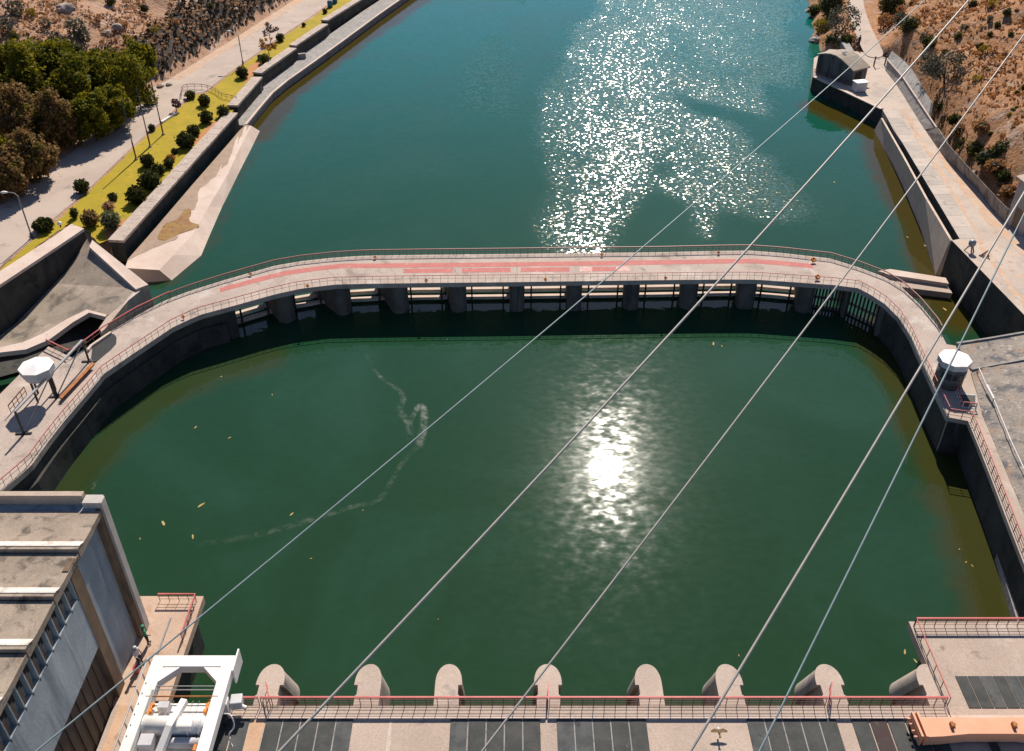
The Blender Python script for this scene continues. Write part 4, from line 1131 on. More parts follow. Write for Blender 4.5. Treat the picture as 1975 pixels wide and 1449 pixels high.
# terrain, left
FOOT_L = PL([(-420, 700), (-200, 520), (0, 395), (110, 315), (200, 238), (300, 163), (330, 150), (450, 74), (560, 4), (700, -85), (800, -140)], ZL)
EDGE_L = PL([(-420, 860), (-200, 655), (0, 524), (137, 434), (215, 468), (228, 466), (451, 216), (500, 148), (567, 92), (629, 45), (745, -34), (860, -100)], ZL)
xs = np.arange(-115, 10, 0.8); ys = np.arange(40, 300, 0.8)
X, Y = np.meshgrid(xs, ys)
d, s = seg_dist(X, Y, FOOT_L)
dl = np.where(s > 0, d, -d)
de, se = seg_dist(X, Y, EDGE_L)
inland = np.where(se > 0, de, -de)
bank = np.clip((Y - 108) / 14, 0, 1)
rise = np.clip(dl - 0.4, 0, None)
Zl = ZL - 0.02 + bank * 2.9 * np.clip(rise / 3.2, 0, 1) ** 0.8 + 0.26 * rise * (0.75 + 0.5 * np.clip(rise / 40, 0, 1))
Zl += np.clip(rise / 2, 0, 1) * ((fbm(X * 0.18, Y * 0.18) - 0.5) * 2.0 + (fbm(X * 0.9, Y * 0.9) - 0.5) * 0.7)
Zl = np.where(inland > -0.2, Zl, -2.0)
terr_l, _, _ = grid_mesh('terrain_left', xs, ys, Zl, [HILL_L, BANK], mask=inland > -0.6)
tag(terr_l, 'dry brown hillside with scrub above the gravel road', 'hillside', kind='structure')
mi = np.zeros(len(terr_l.data.polygons), np.int32)
cen = np.zeros(len(terr_l.data.polygons) * 3); terr_l.data.polygons.foreach_get('center', cen); cen = cen.reshape(-1, 3)
dd, ss = seg_dist(cen[:, 0], cen[:, 1], FOOT_L)
wob = (fbm(cen[:, 0] * 0.5, cen[:, 1] * 0.5) - 0.5) * 3
mi[(ss > 0) & (dd > 1.0) & (dd + wob < 6.5) & (cen[:, 1] > 100)] = 1
terr_l.data.polygons.foreach_set('material_index', mi)
def zleft(x, y):
    i = min(max(int((x - xs[0]) / 0.8), 0), len(xs) - 1); j = min(max(int((y - ys[0]) / 0.8), 0), len(ys) - 1)
    return Zl[j, i]
ROAD_R = [(-420, 800), (-200, 640), (0, 515), (62, 462), (100, 425), (160, 375), (220, 318), (262, 277), (300, 244), (345, 205), (372, 180), (395, 178), (430, 150), (470, 121), (535, 75), (600, 32), (680, -25), (800, -105)]
ROAD_L = [(700, -84), (560, 6), (450, 77), (330, 152), (300, 166), (200, 242), (110, 318), (0, 398), (-200, 524), (-420, 705)]
sheet('road', PL(ROAD_R + ROAD_L, ZL), ZL + 0.006, ROADM)
tag(bpy.data.objects['road'], 'pale gravel road beside the lawn', 'road', kind='structure')
vrg = PL([(330, 151), (450, 76), (560, 5), (700, -85)], ZL)
v_in = [p + Vector((1.4, -0.8, 0)) for p in vrg]
verge = sheet('verge', vrg + v_in[::-1], ZL + 0.012, DUST)
tag(verge, 'orange dust verge under the dark bank', 'verge', kind='structure')
LAWN_POLY = [(-200, 650), (0, 521), (62, 466), (105, 431), (160, 381), (222, 322), (264, 281), (302, 248), (347, 209), (374, 184), (398, 181), (432, 153), (472, 124), (537, 78), (602, 35), (684, -22), (745, -60), (750, -45), (630, 42), (568, 88), (500, 145), (452, 210), (440, 228), (330, 350), (228, 458), (190, 470), (168, 444), (137, 430), (104, 452), (0, 528), (-200, 662)]
rl_ = random.Random(9)
lawn_pts = [p + Vector((rl_.uniform(-.1, .1), rl_.uniform(-.14, .14), 0)) for p in resample(PL(LAWN_POLY + [LAWN_POLY[0]], ZL), 420)[:-1]]
lawn = sheet('lawn', lawn_pts, ZL + 0.02, LAWN)
tag(lawn, 'bright yellow green lawn between road and parapet wall', 'lawn', kind='structure')
for px, l in (([(480, 128), (500, 118), (505, 130), (495, 142), (482, 150), (476, 160), (470, 158), (478, 144)], 'bare orange soil by the second parapet wall'), ([(405, 236), (432, 232), (425, 246), (400, 262), (378, 280), (372, 276), (395, 250)], 'bare orange soil by the clipped bushes at the wall'), ([(205, 440), (240, 420), (246, 432), (226, 458), (200, 462)], 'bare orange soil at the near end of the lawn')):
    pts = smooth_path(PL(px + [px[0]], ZL), 1)[:-1]
    tag(sheet('soil_patch', pts, ZL + 0.028, SOIL), l, 'soil', kind='structure')
wb = thing('white_kerb', P(328, 226, ZL), 'low white painted kerb between road and lawn', 'kerb')
sweep('kerb', PL([(312, 236), (341, 217)], ZL + 0.12), 0.3, WHITE, wb, h=0.24)

# low wire fence and rocks across the lawn
fp = smooth_path(PL([(350, 190), (352, 172), (376, 170), (400, 172), (418, 180), (430, 190), (446, 192), (458, 196)], ZL + 0.02), 2)
railing(fp, 'low dark curved wire fence crossing the lawn', h=0.55, spacing=0.9, rails=(1.0, 0.5), top=0.05, w=0.03, mtop=DARKRED, cat='fence')

# ------------------------------------------------------------------ vegetation
def leaf_quads(C, size, up_bias=0.0):
    n = len(C)
    a = RNG.normal(size=(n, 3)); a[:, 2] += up_bias; a /= np.linalg.norm(a, axis=1, keepdims=True)
    b_ = np.cross(a, RNG.normal(size=(n, 3))); b_ /= np.linalg.norm(b_, axis=1, keepdims=True)
    c_ = np.cross(a, b_)
    s = (size * RNG.uniform(0.4, 1.6, (n, 1)))
    V = np.stack([C - b_ * s - c_ * s * 0.6, C + b_ * s - c_ * s * 0.6, C + b_ * s * 0.8 + c_ * s * 0.6, C - b_ * s * 0.8 + c_ * s * 0.6], 1)
    return V
def crown_pts(n, radii, clumps, spread, shape='ball'):
    u = RNG.normal(size=(clumps, 3)); u /= np.linalg.norm(u, axis=1, keepdims=True)
    u *= RNG.uniform(0.45, 1.0, (clumps, 1)) ** 0.6
    if shape == 'cone':
        h = RNG.uniform(-1, 1, clumps); a = RNG.uniform(0, 6.283, clumps); r = (1 - h) / 2 * RNG.uniform(0.55, 1, clumps)
        u = np.stack([np.cos(a) * r * 1.1, np.sin(a) * r * 1.1, h], 1)
    sz = RNG.uniform(0.45, 1.5, clumps) * spread
    pw = sz ** 2 / (sz ** 2).sum()
    k = RNG.choice(clumps, n, p=pw)
    w = RNG.normal(size=(n, 3)); w /= np.linalg.norm(w, axis=1, keepdims=True)
    w *= RNG.uniform(0.25, 1.0, (n, 1)) ** 0.6
    c = u[k] * RNG.uniform(0.92, 1.08, (n, 1)) + w * sz[k][:, None]
    c += RNG.normal(size=(n, 3)) * 0.03
    return c * np.array(radii)
def tree(base, h, radii, m, label, cat='tree', n=2600, clumps=34, spread=0.27, leaf=0.13, shape='ball', group=None, lean=(0, 0), name='tree', trunk_r=0.13, core=False):
    base = Vector(base)
    t = thing(name, base, label, cat, group)
    cc = base + Vector((lean[0], lean[1], h - radii[2] * 0.9))
    pts = [base - Vector((0, 0, 0.3)), base.lerp(cc, 0.5) + Vector((random.uniform(-.1, .1), 0, 0)), cc]
    parts = [sweep_geo(pts, trunk_r * 2, None, 7)]
    # taper
    v, f = parts[0]
    for i in range(len(v)):
        lvl = i // 7
        p = pts[lvl]; v[i] = p + (Vector(v[i]) - p) * (1.2, 0.8, 0.45)[lvl]
    for k in range(6):
        a = random.uniform(0, 6.28); r = random.uniform(0.45, 0.8)
        q = cc + Vector((math.cos(a) * radii[0] * r, math.sin(a) * radii[1] * r, random.uniform(-0.2, 0.6) * radii[2]))
        s0 = base.lerp(cc, random.uniform(0.45, 0.9))
        parts.append(sweep_geo([s0, s0.lerp(q, 0.5) + Vector((0, 0, 0.1)), q], trunk_r * 0.6, None, 5))
    V_, F_ = join_geo(parts)
    mk('trunk', V_, F_, BARK, t)
    C = crown_pts(n, radii, clumps, spread, shape) + np.array(cc)
    C[:, 2] = np.maximum(C[:, 2], base.z + 0.08)
    fast_quads('crown', leaf_quads(C, leaf, 0.4), m, t)
    return t
def bush(base, r, m, label, group=None, n=420, squash=0.85, core=True, leaf=None, cat='bush', name='bush'):
    base = Vector(base)
    t = thing(name, base, label, cat, group)
    h = r * squash
    c = np.array([base.x, base.y, base.z + h * 0.95])
    u = RNG.normal(size=(n, 3)); u /= np.linalg.norm(u, axis=1, keepdims=True)
    lob = 1 + 0.16 * np.sin(u[:, 0] * 5 + random.random() * 6) * np.sin(u[:, 1] * 5 + random.random() * 6) + 0.10 * RNG.normal(size=n)
    C = c + u * (np.array([r, r, h]) * (RNG.uniform(0.78, 1.0, (n, 1)) * lob[:, None]))
    C[:, 2] = np.maximum(C[:, 2], base.z + 0.04)
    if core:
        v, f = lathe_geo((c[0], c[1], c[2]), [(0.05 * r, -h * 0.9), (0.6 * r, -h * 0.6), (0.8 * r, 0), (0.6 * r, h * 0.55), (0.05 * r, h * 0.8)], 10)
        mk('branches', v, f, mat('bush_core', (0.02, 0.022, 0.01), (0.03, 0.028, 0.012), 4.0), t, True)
    else:
        parts = []
        for k in range(6):
            a = random.uniform(0, 6.28)
            parts.append(sweep_geo([base - Vector((0, 0, 0.1)), base + Vector((math.cos(a) * r * 0.6, math.sin(a) * r * 0.6, h * 1.2))], 0.05, None, 4))
        V_, F_ = join_geo(parts)
        mk('branches', V_, F_, BARK, t)
    fast_quads('crown', leaf_quads(C, leaf or max(0.05, r * 0.13)), m, t)
    return t
def pxm(x, y, z=2.0):
    """pixels per metre at a ground point"""
    return FPX / ((HC - z) / -ray(x, y).z)

TB = 'clipped bushes on the lawn'
LAWN_BUSHES = [
    (160, 363, 14, LEAF_TOPIARY, 'round dark bush at the road edge with long shadow', 0.9), (219, 381, 9, LEAF_TOPIARY, 'small dark bush in the open lawn near the pink shrub', 0.8),
    (266, 381, 18, LEAF_TOPIARY, 'nearest large round dark bush against the parapet wall', 0.9), (291, 352, 19, LEAF_TOPIARY, 'second large round dark bush against the parapet wall', 0.9),
    (286, 314, 13, LEAF_TOPIARY, 'dark bush just below the middle flagpole', 0.95), (307, 328, 12, LEAF_TOPIARY, 'dark bush touching the second large bush', 0.8),
    (327, 317, 10, LEAF_TOPIARY, 'small dark bush below the orange shrub by the wall', 0.9), (145, 416, 8, LEAF_TOPIARY, 'small upright dark bush near the lamp post', 1.3),
    (86, 434, 18, LEAF_TOPIARY, 'wide low bush beside the lamp post', 0.65), (177, 428, 15, LEAF_BROWN, 'brownish rounded bush by the end of the training wall', 1.1),
    (217, 432, 17, LEAF_VARIEG, 'tall variegated pale shrub at the near lawn corner', 1.1), (211, 402, 11, LEAF_PINK, 'pink dry shrub near the lawn corner', 0.9),
    (294, 248, 7, LEAF_TOPIARY, 'small dark bush at the road edge between flagpoles', 0.9), (330, 306, 9, LEAF_ORANGE, 'bright orange flowering shrub near the wall', 0.7),
    (337, 293, 6, LEAF_TOPIARY, 'tiny dark bush above the orange shrub', 0.9), (360, 275, 16, LEAF_TOPIARY, 'large round dark bush in the middle of the wall row', 0.9),
    (374, 254, 12, LEAF_TOPIARY, 'round bush just beyond the middle large bush', 0.8), (399, 230, 12, LEAF_TOPIARY, 'dark double bush below the wire fence', 1.0),
    (395, 197, 11, LEAF_TOPIARY, 'round dark bush standing in front of the wire fence', 0.95), (432, 219, 12, LEAF_SCRUB, 'green bush against the wall beside the wire fence', 0.9),
    (368, 184, 10, LEAF_SCRUB, 'green bush inside the end of the wire fence', 0.7), (468, 144, 11, LEAF_TOPIARY, 'lone round dark bush on the far lawn below the lamp post', 0.95),
    (512, 117, 10, LEAF_SCRUB, 'dark green bush under the orange leaved shrub', 0.9), (541, 75, 8, LEAF_TOPIARY, 'small round bush on the far lawn', 0.9),
    (586, 49, 4, LEAF_TOPIARY, 'tiny dark bush far along the narrow lawn', 0.9), (627, 23, 5, LEAF_TOPIARY, 'small bush beside the blue drums', 0.9)]
for (x, y, rp, m, l, sq) in LAWN_BUSHES:
    g = P(x, y + rp * 0.55, ZL + 0.02)
    bush(g, rp / pxm(x, y), m, l, TB, n=int(160 + rp * 26), squash=sq)
for (x, y, rp, m, l) in ((519, 70, 13, LEAF_PURPLE, 'purple brown bare shrub at the far lawn'), (517, 95, 13, LEAF_ORANGE, 'orange and green leaved shrub by the third wall'), (338, 206, 9, LEAF_PURPLE, 'small bare tree leaning over the white kerb')):
    g = P(x + 3, y + rp, ZL + 0.02)
    r = rp / pxm(x, y)
    tree(g, r * 2.6, (r, r, r * 0.9), m, l, 'shrub', n=420, clumps=12, spread=0.35, leaf=0.09, name='shrub', trunk_r=0.05)

TREES = [ # crown centre px, radius px, shape, leaf, label
    (55, 172, 52, 66, 'cone', LEAF_CONIFER, 'tall dark conifer nearest the edge of the grove'), (85, 118, 48, 36, 'ball', LEAF_CONIFER, 'wide green tree at the back of the grove'),
    (152, 168, 42, 50, 'ball', LEAF_CONIFER, 'green tree in the middle of the grove'), (238, 158, 48, 52, 'ball', LEAF_CONIFER, 'yellow green tree at the road end of the grove'),
    (268, 118, 24, 24, 'ball', LEAF_CONIFER, 'small yellow green tree against the dark bank'), (108, 232, 36, 50, 'ball', LEAF_BROWN, 'brown leaved tree between the conifers and the road'),
    (22, 232, 40, 60, 'ball', LEAF_BROWN, 'brown leaved tree below the tall conifer'), (52, 300, 40, 44, 'ball', LEAF_BROWN, 'orange brown tree nearest the lamp post'),
    (175, 225, 34, 38, 'ball', LEAF_CONIFER, 'dark low tree beside the road'), (-20, 165, 34, 40, 'ball', LEAF_CONIFER, 'green tree cut by the picture edge'), (5, 330, 34, 36, 'ball', LEAF_BROWN, 'dark orange tree above the lamp head'), (-70, 270, 50, 60, 'ball', LEAF_CONIFER, 'large green tree outside the grove edge'), (215, 205, 32, 32, 'ball', LEAF_CONIFER, 'dark tree overhanging the road shadow'), (28, 120, 30, 34, 'ball', LEAF_CONIFER, 'low green tree behind the tall conifer'), (128, 132, 34, 34, 'ball', LEAF_CONIFER, 'green tree filling the back of the grove'), (195, 140, 30, 34, 'ball', LEAF_CONIFER, 'green tree between the middle and the road end of the grove')]
for (x, y, rx, ry, shape, m, l) in TREES:
    cc = P(x, y, ZL + 2.9)
    for _ in range(10):
        gz = float(zleft(cc.x, cc.y))
        cc = P(x, y, 0.5 * cc.z + 0.5 * (gz + 2.8))
    k = pxm(x, y, cc.z)
    r = rx / k * 1.15
    rz = max(ry / k * 1.1, 2.3)
    h = cc.z - gz + rz * 0.9
    tree((cc.x, cc.y, gz), h, (r, r, rz), m, l, 'tree', n=9500, clumps=48, spread=0.27, leaf=0.125, shape=shape, group='trees of the roadside grove')
# dry shrubs over the left hill
SH_L = [(32, 22, 16, LEAF_GREY), (62, 27, 9, LEAF_YELLOW), (215, 6, 9, LEAF_SCRUB), (280, 20, 9, LEAF_SCRUB), (150, 98, 10, LEAF_SCRUB), (185, 103, 8, LEAF_SCRUB), (130, 90, 8, LEAF_SCRUB), (220, 105, 6, LEAF_SCRUB), (407, 14, 6, LEAF_SCRUB), (10, 60, 18, LEAF_GREY), (150, 60, 18, LEAF_GREY), (165, 75, 12, LEAF_GREY), (110, 78, 13, LEAF_GREY), (250, 80, 9, LEAF_YELLOW), (90, 50, 10, LEAF_GREY), (30, 75, 10, LEAF_SCRUB), (340, 45, 7, LEAF_DRY), (300, 60, 8, LEAF_YELLOW), (190, 40, 7, LEAF_DRY), (240, 50, 8, LEAF_DRY)]
def hill_point(x, y, zf, z0=6.0):
    z = z0
    for _ in range(12):
        p = P(x, y, z)
        z = 0.5 * z + 0.5 * float(zf(p.x, p.y))
    return P(x, y, z)
ORD = ['nearest the dark bank', 'second from the dark bank', 'third from the dark bank', 'fourth from the dark bank', 'fifth from the dark bank', 'sixth from the dark bank', 'seventh from the dark bank', 'eighth from the dark bank']
SH_L.sort(key=lambda q: -q[0])
seen_l = {}
for i, (x, y, rp, m) in enumerate(SH_L):
    od = seen_l.get(m.name, 0); seen_l[m.name] = od + 1
    g = hill_point(x, y + rp * 0.5, zleft)
    nm = {LEAF_GREY: 'grey leafless shrub', LEAF_SCRUB: 'dark green shrub', LEAF_YELLOW: 'yellow green shrub', LEAF_DRY: 'dry orange shrub'}[m]
    bush(g, rp / pxm(x, y, g.z), m, nm + ' on the brown hillside, ' + ORD[od] + ' of its kind', 'shrubs on the hillside above the grove', n=240, squash=0.9, core=(m is LEAF_SCRUB), name='shrub', cat='shrub')

# ------------------------------------------------------------------ right bank
ZQ = 1.9
EDGEC = mat('edge_concrete', (0.50, 0.435, 0.375), (0.41, 0.355, 0.31), 0.5, spots=[((0.32, 0.27, 0.235), 1.2, 0.55, 0.7)], fine=0.4, bump=0.01)
EDGEC2 = mat('edge_concrete_pale', (0.57, 0.48, 0.41), (0.48, 0.41, 0.35), 0.5, spots=[((0.36, 0.30, 0.26), 1.2, 0.57, 0.72)], fine=0.4, bump=0.01)
def zt(y):
    """terrace level: flat by the hut, ramping up towards the bridge"""
    return ZQ + max(0.0, 0.0571 * (103.2 - y))
def PT(x, y, dz=0.0):
    z = ZQ + dz
    for _ in range(25):
        p = P(x, y, z); z = zt(p.y) + dz
    return P(x, y, z)
def PTL(pts, dz=0.0):
    return [PT(x, y, dz) for x, y in pts]
def clip_y(poly, y0, keep_above):
    out = []
    for i_ in range(len(poly)):
        a_, b_ = poly[i_], poly[(i_ + 1) % len(poly)]
        ina, inb = (a_.y >= y0) == keep_above, (b_.y >= y0) == keep_above
        if ina: out.append(a_)
        if ina != inb:
            out.append(a_.lerp(b_, (y0 - a_.y) / (b_.y - a_.y)))
    return out
quay = thing('quay_terrace', P(1760, 350, ZQ), 'pale dusty quay terrace with battered wall along the river', 'terrace')
q_edge = [(1568, 146), (1701, 209), (1740, 275), (1803, 380), (1851, 461), (1836, 464), (1880, 509), (1975, 607), (2150, 788)]
q_back = [(2300, 620), (2100, 500), (1965, 425), (1917, 395), (1883, 345), (1830, 285), (1790, 225), (1745, 155), (1712, 112), (1660, 100), (1600, 95), (1570, 112)]
qp = PTL(q_edge + q_back)
for above in (True, False):
    c_ = clip_y(qp, 103.2, above)
    prism('paving', c_, -2.0, [zt(p.y) for p in c_], [TERRACE], quay)
DARKQ = CONC_WALL
# shade-toned facing panels just proud of the terrace body
def facing(name, px, m, parent, off):
    pts = PTL(px, -0.01)
    pts = [p + Vector((-0.6, -0.8, 0)) * off for p in pts]
    n_ = len(pts)
    v_ = pts + [Vector((p.x - 0.05, p.y - 0.05, -2)) for p in pts]
    return mk(name, v_, [[i_, i_ + 1, n_ + i_ + 1, n_ + i_] for i_ in range(n_ - 1)], m, parent)
facing('quay_wall', [(1568, 146), (1701, 209)], CONC_WALL, quay, 0.03)
facing('quay_wall', [(1836, 464), (1880, 509), (1975, 607), (2150, 788)], CONC_WALL, quay, 0.05)
facing('slot_wall', [(1701, 209), (1727, 253), (1740, 275), (1803, 380), (1851, 461)], CONC_WALL, quay, 0.02)
sweep('coping', PL([(1570, 148), (1701, 210)], ZQ + 0.05), 0.55, CONC_PALE, quay, h=0.1)
# battered wall with a slot of water behind it
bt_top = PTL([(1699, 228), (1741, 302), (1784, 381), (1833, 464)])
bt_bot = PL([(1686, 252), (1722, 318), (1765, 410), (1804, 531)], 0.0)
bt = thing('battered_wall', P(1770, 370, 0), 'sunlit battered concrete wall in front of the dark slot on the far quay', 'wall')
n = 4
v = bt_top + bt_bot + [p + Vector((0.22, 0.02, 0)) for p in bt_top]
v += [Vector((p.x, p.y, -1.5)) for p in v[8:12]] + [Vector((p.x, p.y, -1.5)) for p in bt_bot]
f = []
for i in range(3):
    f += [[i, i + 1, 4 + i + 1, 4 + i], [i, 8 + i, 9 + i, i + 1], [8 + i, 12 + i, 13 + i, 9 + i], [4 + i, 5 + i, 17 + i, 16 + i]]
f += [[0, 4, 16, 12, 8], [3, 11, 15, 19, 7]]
mk('face', v, f, mat('batter_concrete', (0.66, 0.52, 0.41), (0.56, 0.44, 0.35), 0.6, streak=[((0.28, 0.24, 0.2), 1.3, 0.56, 0.72)], spots=[((0.36, 0.29, 0.24), 0.9, 0.6, 0.74)], fine=0.3), bt)  # extra pale tone stands in for sun on this grazing face
bmesh_fix = bt
# low sill from the bridge to the quay
sill = thing('low_sill', P(1760, 540, 0.5), 'pale low concrete sill joining the bridge to the quay wall', 'sill')
prism('sill_body', [P(1693, 523, 0.9), P(1717, 519, 0.9), P(1824, 536, 0.9), P(1830, 547, 0.9), P(1716, 530, 0.9)], -1.5, 0.9, CONC_PALE, sill)
prism('sill_step', [P(1700, 535, 0.75), P(1716, 530.5, 0.75), P(1830, 547.5, 0.75), P(1838, 562, 0.75), P(1740, 550, 0.75)], -1.5, 0.55, CONC, sill)

ea = PTL([(1703, 214), (1727, 253), (1740, 275), (1803, 380), (1851, 461)])
eb = [p + Vector((1.75, 0.1, 0)) for p in ea]
ea, eb = resample(ea, 15), resample(eb, 15)
for k in range(14):
    c4 = [ea[k].lerp(ea[k + 1], 0.01), ea[k].lerp(ea[k + 1], 0.99), eb[k].lerp(eb[k + 1], 0.99), eb[k].lerp(eb[k + 1], 0.01)]
    c4 = [Vector((p.x, p.y, zt(p.y) + 0.012)) for p in c4]
    mk('edge_slab', c4 + [p - Vector((0, 0, 0.1)) for p in c4], [[0, 3, 2, 1], [0, 1, 5, 4], [1, 2, 6, 5], [2, 3, 7, 6], [3, 0, 4, 7]], EDGEC if k % 3 else EDGEC2, quay)
rj = random.Random(5)
# paths and dust on the terrace
for px, m, l in (([(1740, 215), (1748, 213), (1800, 300), (1850, 385), (1905, 480), (1960, 560), (2080, 700), (2070, 705), (1948, 562), (1893, 482), (1840, 390), (1792, 304)], DUST, 'strip of orange dust along the terrace joint'),
                 ([(1790, 232), (1798, 240), (1825, 300), (1870, 360), (1910, 410), (1975, 480), (2060, 560), (2060, 580), (1960, 480), (1900, 425), (1855, 365), (1812, 308)], DUST, 'orange dust below the retaining wall')):
    pts = [p + Vector((rj.uniform(-.16, .16), rj.uniform(-.25, .25), 0)) for p in resample(PTL(px + [px[0]]), 150)[:-1]]
    pts = [Vector((p.x, p.y, zt(p.y) + 0.008)) for p in ccw([(q.x, q.y) for q in pts]) and [Vector((a_, b2, 0)) for a_, b2 in ccw([(q.x, q.y) for q in pts])]]
    o = mk('dust_strip', pts, [list(range(len(pts)))], m)
    tag(o, l, 'dust', kind='structure')

# terrain, right
FOOT_R = PTL([(2600, 800), (2300, 610), (2100, 505), (1985, 435), (1920, 388), (1885, 345), (1830, 282), (1797, 222), (1752, 150), (1715, 104), (1697, 60), (1688, 0), (1680, -70), (1665, -140)])
SHORE = PL([(2600, 900), (2200, 640), (1990, 450), (1890, 360), (1800, 240), (1750, 170), (1715, 130), (1650, 118), (1600, 104), (1572, 100), (1566, 60), (1556, 20), (1545, -20), (1530, -80), (1500, -140)], 0.0)
xs2 = np.arange(28, 150, 0.75); ys2 = np.arange(40, 300, 0.75)
X, Y = np.meshgrid(xs2, ys2)
d, s = seg_dist(X, Y, FOOT_R)
dh = np.where(s < 0, d, -d)
d2, s2 = seg_dist(X, Y, SHORE)
dsh = np.where(s2 < 0, d2, -d2)
dsh_n = dsh + (fbm(X * 0.35, Y * 0.35) - 0.5) * 2.5 * np.clip((Y - 122) / 8, 0, 1)
Zr = -1.2 + 3.15 * np.clip((dsh_n + 0.8) / 3.2, 0, 1)
hgt = np.clip(dh - 0.3, 0, None)
nearw = np.clip((150 - Y) / 20, 0, 1)
Zr += 0.42 * hgt + 1.7 * np.clip(hgt / 1.6, 0, 1) * nearw
Zr += np.clip(hgt / 2, 0, 1) * ((fbm(X * 0.2 + 9, Y * 0.2) - 0.5) * 2.2 + (fbm(X * 0.9, Y * 0.9) - 0.5) * 0.9)
Zr += np.clip(0.0571 * (103.2 - Y), 0, None) * np.clip((dh + 2.0) / 2.0, 0, 1)
Zr = np.where(dsh > -1.5, Zr, -2.0)
terr_r, _, _ = grid_mesh('terrain_right', xs2, ys2, Zr, [HILL], mask=dsh > -2.5)
tag(terr_r, 'dry orange hillside with tufts above the quay terrace', 'hillside', kind='structure')
def zright(x, y):
    i = min(max(int((x - xs2[0]) / 0.75), 0), len(xs2) - 1); j = min(max(int((y - ys2[0]) / 0.75), 0), len(ys2) - 1)
    return Zr[j, i]
rd_px = [(1640, -70), (1636, 0), (1638, 30), (1648, 62), (1662, 95), (1672, 112), (1708, 112), (1694, 82), (1678, 50), (1668, 20), (1664, 0), (1668, -70)]
path_r = sheet('path', smooth_path(PL(rd_px + [rd_px[0]], ZQ), 2)[:-1], ZQ + 0.08, ROADM)
tag(path_r, 'pale gravel path leading to the quay terrace gate', 'path', kind='structure')

# retaining walls at the hill foot: battered slabs
def slab_wall(label, base, mid, z0, z1, m, n_panels):
    A, B = resample(PTL(base, z0 - ZQ), n_panels + 1), resample(PTL(mid, z1 - ZQ), n_panels + 1)
    t = thing('retaining_wall', A[n_panels // 2], label, 'wall')
    for i in range(n_panels):
        g = 0.012
        a0_, a1_ = A[i].lerp(A[i + 1], g), A[i].lerp(A[i + 1], 1 - g)
        b0_, b1_ = B[i].lerp(B[i + 1], g), B[i].lerp(B[i + 1], 1 - g)
        back = Vector((0.35, 0.12, -0.25))
        v = [a0_, a1_, b1_, b0_] + [q + back for q in (a0_, a1_, b1_, b0_)]
        mk('wall_panel', v, [[0, 1, 2, 3], [4, 7, 6, 5], [0, 4, 5, 1], [1, 5, 6, 2], [2, 6, 7, 3], [3, 7, 4, 0]], m, t)
    return t
slab_wall('lower grey slab of the retaining wall by the terrace gate', [(1707, 136), (1732, 168), (1767, 225), (1783, 250)], [(1711, 115), (1742, 150), (1791, 224), (1806, 246)], ZQ, ZQ + 1.1, CONC_GREY, 7)
slab_wall('upper grey slab of the retaining wall under the olive tree', [(1711, 115), (1742, 150), (1791, 224)], [(1720, 98), (1751, 123), (1796, 198)], ZQ + 1.12, ZQ + 1.9, CONC_GREY, 5)
slab_wall('long stained retaining wall below the dry slope near the hut', [(1786, 254), (1819, 301), (1883, 363), (1917, 410), (1938, 430)], [(1808, 246), (1828, 279), (1867, 322), (1915, 374), (1944, 403)], ZQ, ZQ + 1.5, mat('stained_wall', (0.27, 0.24, 0.21), (0.18, 0.165, 0.15), 0.8, spots=[((0.09, 0.085, 0.08), 0.8, 0.52, 0.68), ((0.62, 0.58, 0.52), 1.3, 0.66, 0.74)], streak=[((0.1, 0.095, 0.09), 1.5, 0.52, 0.68)], bump=0.03), 9)
sweep('wall_cap', PTL([(1711, 115), (1742, 150), (1791, 224), (1806, 246)], 1.15), 0.14, CONC_PALE, bpy.data.objects['retaining_wall'], h=0.1)

